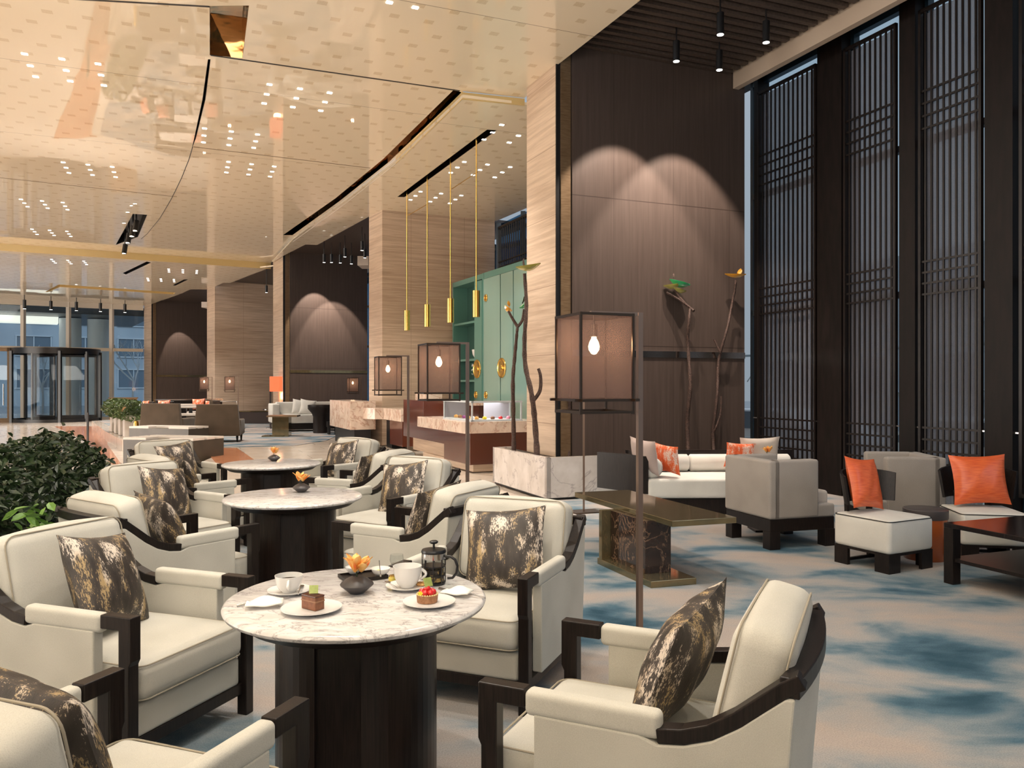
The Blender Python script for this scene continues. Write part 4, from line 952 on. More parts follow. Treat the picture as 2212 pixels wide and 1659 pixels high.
def cutlery(name, label, cat, a, b, fork):
    t = thing(name, label, cat, a, math.atan2((b-a).y, (b-a).x)); ln = (b-a).length
    m = MB(); m.tube([(0, 0, 0), (ln*.35, 0, .006), (ln*.7, 0, .004)], [.005, .0035, .003], 6, flat=.5); m.build('handle', STEEL, t)
    m = MB()
    if fork:
        m.box((ln*.76, 0, .003), (ln*.12, .014, .0015))
        for k in range(4): m.box((ln*.9, -.0055+.0037*k, .003), (ln*.2, .0017, .0015))
    else: m.soft((ln*.32, .013, .002), .0009, 0, T(ln*.85, 0, .003), 2)
    m.build('tines' if fork else 'blade', STEEL, t)
zt_ = Vector((0, 0, .024))
cutlery('fork', 'steel fork lying across the left napkin', 'fork', P(511, 1312, TT)+Vector((0, 0, .005)), P(622, 1294, TT)+Vector((0, 0, .005))+zt_*.6, True)
cutlery('fork', 'steel fork lying across the right napkin', 'fork', P(1048, 1294, TT)+Vector((0, 0, .004)), P(975, 1283, TT)+zt_, True)
cutlery('knife', 'steel knife resting behind the right napkin', 'knife', P(948, 1273, TT)+Vector((0, 0, .004)), P(986, 1290, TT)+Vector((0, 0, .006)), False)

# ================================================================== LANTERN FLOOR LAMPS
def lantern(label, x, y, pole_dx, rz, side=.30, zt=1.865, sh=.46, e=14, pole=True, arm=.285, bulbe=True):
    t = thing('lantern_floor_lamp', label, 'floor lamp', (x, y, 0), rz, 'lantern floor lamps')
    zb = zt-sh; h2 = side/2
    m = MB()
    for sx in (-1, 1):
        for sy in (-1, 1): m.box((sx*h2, sy*h2, zt-sh/2-.03), (.012, .012, sh+.06))
    for z in (zt-.008, zb+.012, zb-.05):
        e_ = .03 if z > zb and z < zt-.05 else .0
        for s_ in (-1, 1): m.box((0, s_*h2, z), (side+.012+2*e_, .014, .014)); m.box((s_*h2, 0, z), (.014, side+.012+2*e_, .014))
    fr_ = m.build('shade_frame', DBRONZE, t)
    m = MB()
    for s_ in (-1, 1):
        for a_ in (0, pi/2):
            m.add([(-h2+.008, s_*(h2-.002), zb+.015), (h2-.008, s_*(h2-.002), zb+.015), (h2-.008, s_*(h2-.002), zt-.012), (-h2+.008, s_*(h2-.002), zt-.012)], [(0, 1, 2, 3)], False, Matrix.Rotation(a_, 4, 'Z'))
    m.build('mesh_shade', LMESH, t)
    m = MB(); m.lathe([(0, -.055), (.014, -.050), (.027, -.030), (.030, -.012), (.024, .012), (.014, .030), (.012, .042), (0, .042)], 24, T(0, 0, zt-.155)); m.build('bulb', BULB, t)
    m = MB(); m.cyl((0, 0, zt-.115), (0, 0, zt-.05), .019, 16); m.cyl((0, 0, zt-.05), (0, 0, zt+.01), .004, 8); m.build('bulb_socket', DBRONZE, t)
    m = MB(); px_ = h2+arm-.16
    m.beam((-.02, 0, zt+.012), (px_, 0, zt+.012), .022, .018); m.beam((px_, 0, 0.01), (px_, 0, zt+.021), .028, .028); m.build('pole', POLEM, t)
    m = MB(); m.box((px_+.07, 0.02, .007), (.30, .26, .014)); m.build('base_plate', DBRONZE, t)
    if e: light('lantern_bulb_light', 'POINT', (x, y, zt-.155), e, (1, .70, .42), shadow_soft_size=.05)
    return t
def lamp_at(label, pxl, pxp, d, rz, e, zt=1.865):
    # pxl = pixel column of the shade centre at distance d
    return lantern(label, (pxl-W/2)/F*d, d, 0, rz, e=e, zt=zt)
lamp_at('nearest and largest lantern floor lamp with a wire mesh shade', 1283, 1385, 4.2, math.radians(21), 5)
lamp_at('lantern floor lamp in front of the green cabinet, second nearest', 948, 1012, 7.25, math.radians(22), 5)
lamp_at('lantern floor lamp standing before the large pale stone pier', 838, 872, 10.6, math.radians(20), 6)
lamp_at('small far lantern lamp left of the pale stone wall beside the brown chairs', 441, 450, 29.5, .4, 8, 1.75)
lamp_at('small far lantern lamp in front of the pale stone wall', 496, 511, 26.5, .4, 8, 1.75)
lamp_at('small far lantern lamp above the white sofa against brown panelling', 762, 780, 26.0, .4, 8, 1.70)

# slim bronze post lamp behind the big lantern
t = thing('slim_post', 'thin bronze upright on a dark foot plate behind the nearest lantern', 'post', P(1261, 1107))
m = MB(); m.beam((0, 0, 0), (0, 0, 1.30), .022, .022); m.build('post', POLEM, t)
m = MB(); m.box((.02, .03, .007), (.34, .24, .014), .35); m.build('foot_plate', DBRONZE, t)

# orange drum floor lamp
pl_ = P(600, 925); t = thing('orange_floor_lamp', 'floor lamp with square glowing orange shade and black legs', 'floor lamp', pl_, .35)
m = MB(); m.box((0, 0, 1.50), (.50, .50, .50)); m.build('shade', SHEERO, t)
for sx in (-1, 1):
    for sy in (-1, 1): m = MB(); m.box((sx*.24, sy*.24, .625), (.035, .035, 1.25)); m.build('leg', BLACK, t)
light('orange_lamp_light', 'POINT', pl_+Vector((0, 0, 1.1)), 12, (1, .5, .25), shadow_soft_size=.15)

# ================================================================== RIGHT-HAND SEATING
# bronze and stone bench table
t = thing('console_bench', 'low bronze table with dark veined stone leg beside the nearest lamp pole', 'table')
def rectp(o, u, v, a0_, a1_, b0_, b1_): return [(o.x+u.x*a+v.x*b, o.y+u.y*a+v.y*b) for a, b in ((a0_, b0_), (a1_, b0_), (a1_, b1_), (a0_, b1_))]
bo = Vector((1.17, 5.80, 0)); bu = Vector((-.358, .934, 0)); bv = Vector((.95, .31, 0))
m = MB(); m.prism(rectp(bo, bu, bv, 0, 1.65, 0, .545), .455, .50); m.build('table_top', OLIVE, t, .003)
bs = Vector((1.02, 5.83, 0))
m = MB(); m.prism(rectp(bs, bu, bv, 0, .86, 0, .38), 0, .05); m.build('base_slab', OLIVE, t, .003)
m = MB(); m.prism(rectp(bs, bu, bv, .78, .83, .0, .38), .05, .455); m.build('end_panel', OLIVE, t, .002)
m = MB(); m.prism(rectp(bs, bu, bv, .22, .77, .08, .30), .05, .455); m.build('stone_leg', MARBD, t, .002)

# white sofa
t = thing('sofa', 'long white sofa with round bolsters and dark wood side, in front of the planter', 'sofa', (1.55, 9.0, 0), math.radians(2))
m = MB(); m.soft((1.95, .86, .22), .035, .008, T(.97, .43, .31)); m.build('seat', WHITEF, t)
m = MB(); m.box((.95, .44, .10), (1.85, .75, .18)); m.build('plinth', WOOD, t)
for k in range(3):
    m = MB(); m.lathe([(0, 0), (.085, 0), (.105, .02), (.105, .60), (.085, .62), (0, .62)], 24, T(.03+.63*k, .78, .53, ry=pi/2)); m.build('bolster', WHITEF, t)
m = MB(); m.lathe([(0, 0), (.09, 0), (.12, .03), (.12, .60), (.09, .63), (0, .63)], 24, T(.06, .06, .54, rx=-pi/2)); m.build('end_bolster', WHITEF, t)
m = MB(); m.prism([(-.50, .62), (-.42, .66), (.0, .16), (.0, .10), (-.08, .10)], .25, .68); m.prism([(-.08, .02), (0, .02), (0, .9), (-.08, .9)], .25, .68); m.build('side_panel', WOOD, t)
m = MB(); m.box((.95, .92, .45), (2.1, .05, .45)); m.build('back_frame', WOOD, t)
def pillow_at(label, loc, w, h, th, rz, tilt, roll, m_, grp=None, cat='cushion', name='throw_pillow'):
    mb = MB(); mb.pillow(w, h, th); o = mb.build(name, m_)
    o.matrix_world = Matrix.Translation(loc) @ Matrix.Rotation(rz, 4, 'Z') @ Matrix.Rotation(tilt, 4, 'X') @ Matrix.Rotation(roll, 4, 'Y')
    return tag(o, label, cat, grp)
pillow_at('brownish mauve cushion at the left end of the white sofa', Q(1392, 9.15, zat(985, 9.15)), .42, .42, .16, -1.0, .25, .1, MAUVE)
pillow_at('orange and white printed cushion next to the mauve one on the white sofa', Q(1441, 9.2, zat(991, 9.2)), .34, .36, .13, -.85, .3, .12, PILLOWO)
pillow_at('orange and white printed cushion peeking over the grey armchair', Q(1598, 9.35, zat(983, 9.35)), .36, .30, .12, .1, .2, .05, PILLOWO)
pillow_at('pale stone coloured cushion right of the printed one on the white sofa', Q(1640, 9.55, zat(982, 9.55)), .48, .44, .15, 0, .2, -.03, STONEF)

# grey cube armchairs
def cube_chair(label, loc, rz, flip=1):
    t = thing('cube_armchair', label, 'armchair', loc, rz, 'grey cube armchairs')   # faces +Y
    m = MB(); m.soft((.72, .13, .53), .025, 0, T(0, -.27, .54), 3); m.build('backrest', GREYF, t)
    for sx in (-1, 1): m = MB(); m.soft((.12, .50, .53), .025, 0, T(sx*.30, -.045, .54), 3); m.build('armrest', GREYF, t)
    m = MB(); m.soft((.50, .60, .14), .03, .01, T(0, .10, .43), 4); m.build('seat_cushion', STONEF, t)
    m = MB(); m.soft((.70, .68, .12), .02, 0, T(0, .05, .33), 3); m.build('seat_base', GREYF, t)
    m = MB(); m.box((0, .03, .215), (.70, .70, .115)); m.build('base_frame', WOOD, t, .004)
    for sx in (-1, 1):
        for sy in (-1, 1): m = MB(); m.box((sx*.30, .03+sy*.30, .08), (.11, .11, .16)); m.build('leg', WOOD, t, .004)
    return t
c1 = Vector((2.343, 7.16, 0)); f1 = Vector((.95, .31, 0)); s1_ = Vector((-.38, .92, 0))
cc = c1+f1*.335+s1_*.36
cube_chair('grey cube armchair showing its back corner, behind the bronze table', (cc.x, cc.y, 0), facing(f1.x, f1.y))
cube_chair('grey cube armchair behind the orange drum stool, open to the left', (3.80, 7.86, 0), facing(-.96, .12))
# small flower seen over the grey armchair
fv = dup(v0, Vector((2.62, 8.15, .72)), 3.0, 'orange orchid vase on the side table behind the grey cube armchair')
t = thing('side_table', 'narrow dark side table behind the first grey armchair with a pale top', 'table', (2.62, 8.15, 0)); t.location = (2.60, 8.16, 0)
m = MB(); m.box((0, 0, .705), (.34, .34, .03)); m.build('table_top', STAINW, t, .003)
m = MB(); m.box((0, 0, .345), (.09, .09, .69)); m.box((0, 0, .01), (.28, .28, .02)); m.build('pedestal', WOOD, t)

# slipper chairs
def slipper(label, c, f):
    t = thing('slipper_chair', label, 'chair', (c.x, c.y, 0), facing(f.x, f.y), 'slipper chairs with orange cushions')
    m = MB(); m.soft((.54, .54, .27), .035, .006, T(0, 0, .285), 4, bz=.012); st = m.build('seat', WHITEF, t)
    m = MB(); m.tube(rrect(.268, .268, .04, 0), .004, 6, True, T(0, 0, .409)); m.build('piping', BLACK, st)
    for sx in (-1, 1):
        m = MB(); m.prism([(sx*.265, -.262), (sx*.265, -.13), (sx*.235, -.13), (sx*.235, -.235), (sx*.13, -.235), (sx*.13, -.262)], 0, .155); m.build('leg', WOOD, t)
        m = MB(); m.prism([(sx*.265, .262), (sx*.265, .13), (sx*.235, .13), (sx*.235, .235), (sx*.13, .235), (sx*.13, .262)], 0, .155); m.build('leg', WOOD, t)
    m = MB()
    for sx in (-1, 1): m.box((sx*.25, 0, .145), (.025, .5, .02)); m.box((0, sx*.25, .145), (.5, .025, .02))
    m.box((0, -.25, .012), (.3, .025, .02)); m.build('base_frame', WOOD, t)
    m = MB(); vs = []; fs = []; n = 14
    for i in range(n+1):
        a = -1.15+2.3*i/n; r0 = .285; cx, cy = 0, .02
        for rr, z in ((r0, .50), (r0+.02, .50), (r0+.055, .775), (r0+.035, .775)):
            vs.append((rr*math.sin(a)*1.05, cy-rr*math.cos(a), z-.04*(1 if z > .6 else 0)*(abs(a)/1.15)**2))
    for i in range(n):
        for k in range(4): fs.append((i*4+k, i*4+(k+1) % 4, i*4+4+(k+1) % 4, i*4+4+k))
    fs += [(3, 2, 1, 0), tuple(n*4+k for k in range(4))]; m.add(vs, fs, True); m.build('curved_back', WOOD, t)
    m = MB()
    for a in (-.5, .5): m.beam((.27*math.sin(a), .02-.27*math.cos(a)-.02, .15), (.30*math.sin(a), .02-.30*math.cos(a), .55), .05, .02)
    m.build('back_support', WOOD, t)
    return t
sc1 = Vector((3.08, 6.60, 0)); sf1 = Vector((.46, -.89, 0))
slipper('white slipper chair on black legs left of the orange drum stool', sc1, sf1)
pillow_at('orange silk cushion on the slipper chair left of the drum stool', sc1-sf1*.10+Vector((-.06, .02, .665)), .42, .44, .15, facing(sf1.x, sf1.y)+.12, .28, -.12, ORANGES, 'orange silk cushions')
sc2_ = Vector((4.07, 6.86, 0)); sf2 = Vector((-.17, -.98, 0))
slipper('white slipper chair at the right edge behind the dark coffee table', sc2_, sf2)
pillow_at('orange silk cushion on the slipper chair at the right edge', sc2_-sf2*.08+Vector((0, 0, .665)), .47, .44, .17, facing(sf2.x, sf2.y)+.05, .22, .03, ORANGES, 'orange silk cushions')
# drum stool
t = thing('drum_stool', 'round orange drum side table with charcoal top between the slipper chairs', 'side table', (3.56, 6.84, 0))
m = MB(); m.lathe([(0, 0), (.165, 0), (.172, .01), (.172, .35), (0, .35)], 48); m.build('drum', plain('burnt_orange_glaze', (.36, .085, .022), .15, coat=.6), t)
m = MB(); m.lathe([(0, .35), (.175, .35), (.178, .355), (.178, .425), (.170, .432), (0, .432)], 48); m.build('top', plain('charcoal_top', (.07, .06, .06), .4), t)
# dark coffee table
t = thing('coffee_table', 'black wood coffee table with lower shelf at the right edge', 'table')
ko = Vector((3.26, 6.0, 0)); ku = Vector((.36, -.93, 0)); kv = Vector((.93, .36, 0))
m = MB(); m.prism(rectp(ko, ku, kv, 0, 1.1, 0, 1.1), .42, .455); m.build('table_top', noisy('black_grained_top', (.010, .008, .009), (.020, .015, .015), (2, 40, 2), 3, 4, .16), t, .003)
m = MB(); m.prism(rectp(ko, ku, kv, .02, 1.08, .02, 1.08), .17, .195); m.build('shelf', WOOD, t)
for a in (.0, 1.02):
    for b in (0, 1.02): m = MB(); m.prism(rectp(ko, ku, kv, a, a+.08, b, b+.08), 0, .42); m.build('leg', WOOD, t, .003)

# ================================================================== PLANTER AND BRANCHES
t = thing('marble_planter', 'long white marble planter box wrapped around the stone pier', 'planter')
c0 = C0; pa = c0+U*1.93; far_ = c0+V*3.25
m = MB()
for (a, b, w) in ((c0, pa, V), (c0, far_, U)):
    m.prism(xy(a, b, b+w*.06, a+w*.06), .03, .55)
m.prism(xy(pa, pa+V*.34, pa+V*.34-U*.06, pa-U*.06), .03, .55)
m.build('box_walls', MARBP, t)
m = MB(); m.prism(xy(c0+V*.03+U*.03, far_+U*.03, far_+U*.43, c0+V*.34+U*.43), .05, .52)
m.prism(xy(c0+V*.05+U*.05, c0+V*.33+U*.05, pa+V*.33-U*.05, pa+V*.05-U*.05), .05, .515); m.build('pebble_bed', SOIL, t)
m = MB(); m.prism(xy(c0+(V+U)*.03, far_+U*.03, far_+U*.06, c0+V*.06+U*.06), 0, .03); m.prism(xy(c0+(V+U)*.03, pa+V*.03, pa+V*.06, c0+V*.06+U*.06), 0, .03); m.build('plinth', BLACK, t)
def leafshape(mb, M, l, w):
    vs = []; fs = []; n = 6
    for i in range(n+1):
        u = i/n; ww = w*math.sin(pi*u)**.8
        for k in (-1, 0, 1): vs.append((l*(u-.4), k*ww/2, .012*abs(k)+.10*l*(u-.5)**2))
        for k in (1, 0, -1): vs.append((l*(u-.4), k*ww/2*.9, .012*abs(k)+.10*l*(u-.5)**2-.38*w*math.sin(pi*u)*(1.0 if k == 0 else .55)-.001))
    for i in range(n):
        for k in range(6): fs.append((i*6+k, i*6+(k+1) % 6, i*6+6+(k+1) % 6, i*6+6+k))
    mb.add(vs, fs, True, M)
def branch(label, d, pts, r0, forks=(), leaves=(), base_z=.50):
    # pts: pixel points traced at distance d
    p3 = [Q(x, d, zat(y, d)) for x, y in pts]; b = p3[0]; t = thing('branch_sculpture', label, 'sculpture', (b.x, b.y, base_z)); off = Vector((b.x, b.y, base_z))
    def spline(ps):
        out = []; q = [Vector(p)-off for p in ps]
        q[0] = q[0]
        for i in range(len(q)-1):
            a0_, a, b_, b1 = q[max(0, i-1)], q[i], q[i+1], q[min(len(q)-1, i+2)]
            for k in range(5):
                u = k/5; out.append(.5*((2*a)+(b_-a0_)*u+(2*a0_-5*a+4*b_-b1)*u*u+(-a0_+3*a-3*b_+b1)*u**3))
        out.append(q[-1]); return out
    sp_ = spline(p3); n = len(sp_)
    for i in range(n): sp_[i].y += .04*math.sin(i*.5)
    sp_[0].z = 0
    m = MB(); m.tube(sp_, [r0*(1-.45*i/n)*(1+.12*math.sin(i*2.3)) for i in range(n)], 8); m.build('stem', BARK, t)
    for fk in forks:
        f3 = spline([Q(x, d, zat(y, d)) for x, y in fk]); k = len(f3); f3[0].y = min((abs((s_-f3[0]).x)+abs((s_-f3[0]).z), s_.y) for s_ in sp_)[1]
        m = MB(); m.tube(f3, [r0*.72*(1-.3*i/k) for i in range(k)], 7); m.build('twig', BARK, t)
    for (x, y, l, w, rz, ry, mm) in leaves:
        c = Q(x, d, zat(y, d))-off; m = MB(); l *= 1.35; w *= 1.3; leafshape(m, Matrix.Translation(c) @ Euler((0, ry, rz)).to_matrix().to_4x4(), l, w); m.build('glass_petal', mm, t)
    return t
branch('tallest dark twisted branch with an olive glass leaf, before the stone pier', 10.72, [(1160, 975), (1155, 905), (1148, 850), (1135, 790), (1133, 730), (1137, 660), (1133, 590)], .040, [((1150, 868), (1166, 845), (1168, 815), (1163, 796))], [(1136, 576, .26, .13, .2, -.18, OLIVEG), (1131, 568, .10, .03, 0, 1.4, BARK)])
branch('dark branch forking to amber and green glass buds before the green cabinet', 11.75, [(1110, 968), (1109, 900), (1108, 820), (1112, 770), (1116, 725), (1118, 705)], .034, [((1118, 706), (1108, 690), (1098, 672)), ((1118, 706), (1128, 692), (1132, 668))], [(1096, 666, .10, .09, .3, .6, AMBERG), (1098, 655, .07, .04, 1, 1.2, AMBERG), (1128, 662, .09, .07, .3, -.7, GREENG), (1131, 650, .08, .02, 0, -1.3, LEAF)])
branch('bark covered stem with a green glass bird-like leaf against the brown wall', 11.35, [(1487, 978), (1486, 900), (1490, 830), (1488, 760), (1486, 710), (1490, 668)], .032, [((1498, 672), (1478, 655), (1455, 640), (1440, 632)), ((1478, 655), (1466, 640), (1458, 625))], [(1464, 610, .24, .13, .2, .22, GREENG), (1448, 617, .18, .10, -.2, -.1, OLIVEG), (1466, 626, .16, .08, .4, .2, OLIVEG), (1455, 598, .10, .02, 0, 1.4, BARK)])
branch('thin brown stem with an amber glass leaf at the right of the planter', 11.65, [(1542, 972), (1542, 925), (1548, 850), (1553, 790), (1560, 745), (1575, 690), (1586, 640), (1588, 606)], .026, [((1557, 765), (1548, 745), (1542, 732)), ((1544, 930), (1556, 895), (1558, 855))], [(1584, 594, .24, .08, .1, .0, AMBERG), (1598, 590, .10, .06, .8, -1.0, AMBERG)])
branch('dark stem rising behind the nearest lantern shade', 11.2, [(1316, 976), (1316, 900), (1318, 830), (1312, 740), (1300, 676)], .028, (), [(1258, 668, .12, .08, .2, .8, AMBERG), (1300, 672, .14, .05, 0, -.3, LEAF)])
branch('slender dark stem left behind the nearest lantern shade', 10.85, [(1228, 985), (1229, 900), (1232, 820), (1245, 740), (1258, 675)], .024, (), [])

# ================================================================== PENDANTS OVER THE BAR
pend = [(878, 17.7, 714, 671), (922, 16.4, 706, 658), (972, 15.2, 697, 645), (1028, 13.8, 685, 628)]
names = ['farthest left', 'second from left', 'third from left', 'nearest and rightmost']
for k, (px_, d, yb, yt) in enumerate(pend):
    c = Q(px_+1, d); zb, zt2 = zat(yb, d), zat(yt, d)
    t = thing('brass_pendant', 'brass tube pendant light over the bar, %s of the four' % names[k], 'pendant light', (c.x, c.y, zb), 0, 'brass tube pendants over the bar')
    m = MB(); m.lathe([(.058, 0), (.066, 0), (.066, zt2-zb), (.010, zt2-zb+.004), (.010, zt2-zb)], 24); m.build('brass_tube', BRASS, t)
    m = MB(); m.cyl((0, 0, zt2-zb), (0, 0, Z2+.25-zb), .011, 8); m.build('stem', BRASS, t)
    m = MB(); m.lathe([(0, .012), (.058, .012)], 20); m.build('lamp_glow', EMIT, t)
    light('pendant_light', 'SPOT', (c.x, c.y, zb-.02), 35, (1, .82, .6), spot_size=1.2, shadow_soft_size=.05)
for (k, ya, yb, l) in ((0, 465, 440, 'farther'), (2, 408, 372, 'nearer')):
    a = Q(pend[k][0]+4, pend[k][1], zat(ya, pend[k][1])); b = Q(pend[k+1][0]+3, pend[k+1][1], zat(yb, pend[k+1][1]))
    m = MB(); m.cyl(a, b, .008, 8); tag(m.build('brace_rod', BRASS), 'thin slanting brass rod between two pendant stems, the %s one' % l, 'rod')

# hanging cylinder spots
def hang(label, px_, d, zb, zc, tilt=0, lamp=None, sc_=1.0, grp='black hanging spotlights'):
    c = Q(px_, d); t = thing('hanging_spotlight', label, 'spotlight', (c.x, c.y, zb), 0, grp)
    m = MB(); m.lathe([(.036*sc_, .0), (.045*sc_, 0), (.045*sc_, .26*sc_), (0, .27*sc_)], 20); m.build('lamp_body', BLACK, t)
    m = MB(); m.cyl((0, 0, .26*sc_), (0, 0, zc-zb), .010*sc_, 8); m.build('stem', BLACK, t)
    m = MB(); m.lathe([(0, -.004), (.040*sc_, -.004), (.040*sc_, .0)], 16); m.build('lamp_glow', EMIT, t)
    return c
w_n = Vector((.38, -.925, 0))
for (px_, d, zb, lb) in ((1461, 10.34, 5.70, 'left of four'), (1554, 10.7, 5.73, 'rear right, closest to the brown wall'), (1556, 9.55, 5.70, 'front middle'), (1655, 9.77, 5.70, 'front right near the bulkhead')):
    c = hang('black cylinder spotlight hanging from the slatted ceiling, '+lb, px_, d, zb, 6.15)
    downlight_lamp(c.x, c.y-.0, 70, zb-.03, 75, .04, .6)
def wash(x, y, z, tgt, e, ang, blend=.25, c=(1, .84, .70)):
    o = light('wall_washer', 'SPOT', (x, y, z), e, c, spot_size=math.radians(ang), spot_blend=blend, shadow_soft_size=.02); aim(o, tgt); return o
for (wx, wy, e) in ((1.42, 11.22, 620), (2.33, 11.58, 620)):
    l_ = Vector((wx, wy, 0))+w_n*1.15; wash(l_.x, l_.y, 5.66, (wx, wy, 5.66-3.9), e, 71, .3)
for (px_, d, py_, lb) in ((700, 24.6, 567, 'farthest left'), (716, 25, 567, 'second from the left'), (735, 25, 568, 'third from left'), (745, 23.8, 555, 'fourth from the left'), (759, 25, 570, 'fifth from the left'), (782, 22.5, 541, 'front right'), (788, 23.5, 557, 'rear right')):
    hang('black spotlight in the dark alcove beside the pale pier, '+lb, px_, d, zat(py_, d), 5.95, sc_=1.0, grp='alcove spotlights')
l_ = Vector((-6.45, 27.43, 0))
for dx in (-.35, .35): wash(l_.x+.5+dx, l_.y-1.15, 5.35, (l_.x+dx, l_.y, 2.9), 560, 56)
wash(-17.2, 41.0, 5.2, (-17.5, 42.2, 2.6), 380, 50)
hang('black spotlight hanging before the far pale stone wall', 575.5, 29, zat(632, 29), 5.9, sc_=1.0, grp='alcove spotlights')
for k, x in enumerate((53, 110, 165, 217, 270)):
    d = 37.0+.6*k
    hang('tiny black spotlight hanging before the entrance glass, %s' % ('leftmost', 'second from left', 'middle', 'second from right', 'rightmost')[k], x, d, zat(667+2*k, d), Z3, sc_=1.6, grp='entrance spotlights')
# track spots in the black recess
for k, (x, y) in enumerate(((268, 545), (276, 522), (285, 508), (292, 496))):
    d = cpt(x, max(y-30, 470), Z1).y; c = Q(x, d)
    t = thing('track_spotlight', 'black track spotlight in the ceiling recess, %s' % ('lowest', 'second from bottom', 'third from bottom', 'topmost')[k], 'spotlight', (c.x, c.y, zat(y+3, d)), .5, 'track spotlights')
    zz = zat(y+3, d); m = MB(); m.cyl((.0, 0, 0), (.04, .05, .28), .07, 16); m.build('lamp_head', BLACK, t)
    m = MB(); m.cyl((.03, .04, .2), (.03, .04, Z1+.29-zz), .02, 8); m.build('stem', BLACK, t)
    m = MB(); m.lathe([(0, -.003), (.05, -.003)], 14, T(0, 0, 0)); m.build('lamp_glow', EMIT, t)

# downlight clusters (3 x 3)
dm = MB(); dm.prism(rectp(Vector((0, 0, 0)), U, V, -.024, .024, -.036, .036), -.004, .004)
dproto = None
clusters = [((640, 212), Z1, 'over the middle of the glossy ceiling', 3, .42, .30), ((497, 299), Z1, 'left of the peach reflection', 3, .42, .30), ((540, 366), Z1, 'before the second seam', 3, .42, .30),
            ((143, 152), Z1, 'at the upper left', 3, .42, .30), ((195, 367), Z1, 'lower left by the curved slot', 3, .42, .30), ((97, 442), Z1, 'above the far left glass', 3, .42, .30), ((112, 503), Z1, 'nearest the gold strip on the left', 3, .42, .30),
            ((1037, 367), Z2, 'over the bar, nearer', 3, .42, .33), ((941, 427), Z2, 'over the bar, farther', 3, .42, .33), ((1120, 293), Z2, 'beside the stone pier', 3, .42, .33),
            ((395, 586), Z3, 'far behind the gold riser', 3, .42, .33), ((348, 605), Z3, 'farthest, near the small slot', 3, .42, .33), ((150, 566), Z3, 'above the entrance', 3, .42, .33), ((870, 8), Z1, 'at the top edge', 1, 0, 0)]
for (c, z, lb, n, su, sv) in clusters:
    o0 = P(c[0], c[1], z)
    if n == 1:
        cells = [P(841, 5, z)-o0, P(897, 16, z)-o0]
    else: cells = [U*su*(i-1)+V*sv*1.15*(j-1)*1.25 for i in range(3) for j in range(3)]
    wh = ['left one', 'right one'] if n == 1 else ['%s %s one' % (a_, b_) for a_ in ('near', 'middle', 'far') for b_ in ('left', 'centre', 'right')]
    for qi, q in enumerate(cells):
        p = o0+q
        if c == (1120, 293) and (p.x/p.y*F+W/2) > 1136: continue
        if dproto is None: dproto = dm.build('downlight', EMIT); o = dproto
        else: o = dproto.copy(); COL.objects.link(o)
        o.location = (p.x, p.y, z-.004)
        tag(o, 'recessed downlight, %s of the %s %s' % (wh[qi], 'pair' if n == 1 else 'nine', lb), 'downlight', 'downlights '+lb)

# ================================================================== BAR
cs = P(1004, 912, .86); bud = Vector((-.42, .9075, 0)); bvd = Vector((.91, .414, 0))
def ob(a, b): return (cs.x+bud.x*a+bvd.x*b, cs.y+bud.y*a+bvd.y*b)
def quad(a0_, a1_, b0_, b1_): return [ob(a0_, b0_), ob(a1_, b0_), ob(a1_, b1_), ob(a0_, b1_)]
t = thing('bar_counter', 'bar counter with thick pale marble top and maroon lacquer front', 'counter')
m = MB(); m.prism(quad(0, 2.55, 0, .80), .665, .86); m.prism(quad(0, .72, .80, 1.55), .665, .86); m.build('marble_top', MARBB, t, .004)
m = MB(); m.prism(quad(.06, 1.35, .12, 1.5), .13, .665); m.build('lacquer_body', MAROON, t, .002)
m = MB(); m.prism(quad(.12, 2.8, .20, 1.45), 0, .13); m.build('stone_plinth', TRAV, t)
m = MB(); m.prism(quad(1.2, 3.2, .62, 1.0), 1.10, 1.17); m.build('upper_shelf', MARBB, t)
t = thing('bar_cabinet', 'tall maroon lacquer block behind the marble counter end', 'cabinet')
m = MB(); m.prism(quad(1.36, 3.9, .13, .61), .40, .66); m.prism(quad(2.56, 3.9, .13, .61), .66, 1.17); m.prism(quad(1.36, 2.56, .81, 1.0), .66, 1.17); m.build('lacquer_block', MAROON, t, .002)
# the block is one with its stone plinth
m = MB(); m.prism(quad(1.36, 3.6, .25, .6), .13, .40); m.build('stone_plinth', TRAV, t)
# display case
t = thing('display_case', 'lit glass pastry display case standing on the bar counter', 'display case')
def cquad(a0_, a1_, b0_, b1_): return quad(a0_, a1_, b0_, b1_)
z0_, z1_ = .861, 1.20
m = MB()
for (a, b) in ((.12, .18), (.12, 1.10), (1.5, .18), (1.5, .60), (.60, 1.10)):
    m.prism(quad(a-.012, a+.012, b-.012, b+.012), z0_, z1_)
m.prism(quad(.10, 1.52, .16, .20), z1_-.02, z1_+.01); m.prism(quad(.10, .14, .16, 1.12), z1_-.02, z1_+.01)
m.prism(quad(.10, 1.52, .16, .20), z0_, z0_+.02); m.prism(quad(.10, .14, .16, 1.12), z0_, z0_+.02); m.build('frame', EXTW, t)
m = MB(); m.prism(quad(.12, 1.5, .18, .184), z0_, z1_); m.prism(quad(.12, .124, .18, 1.10), z0_, z1_); m.prism(quad(.12, 1.5, .18, .60), z1_-.005, z1_); m.prism(quad(.12, .62, .6, 1.1), z1_-.005, z1_); m.build('glass_pane', CLEAR, t)
m = MB(); m.prism(quad(.14, 1.48, .20, .58), z0_, z0_+.03); m.prism(quad(.14, .6, .58, 1.08), z0_, z0_+.03); m.build('tray', WHITE, t)
m = MB(); m.prism(quad(1.46, 1.5, .2, .6), z0_, z1_); m.prism(quad(.6, .62, .6, 1.1), z0_, z1_); m.build('back_panel', plain('grey_backing', (.35, .34, .38), .3), t)
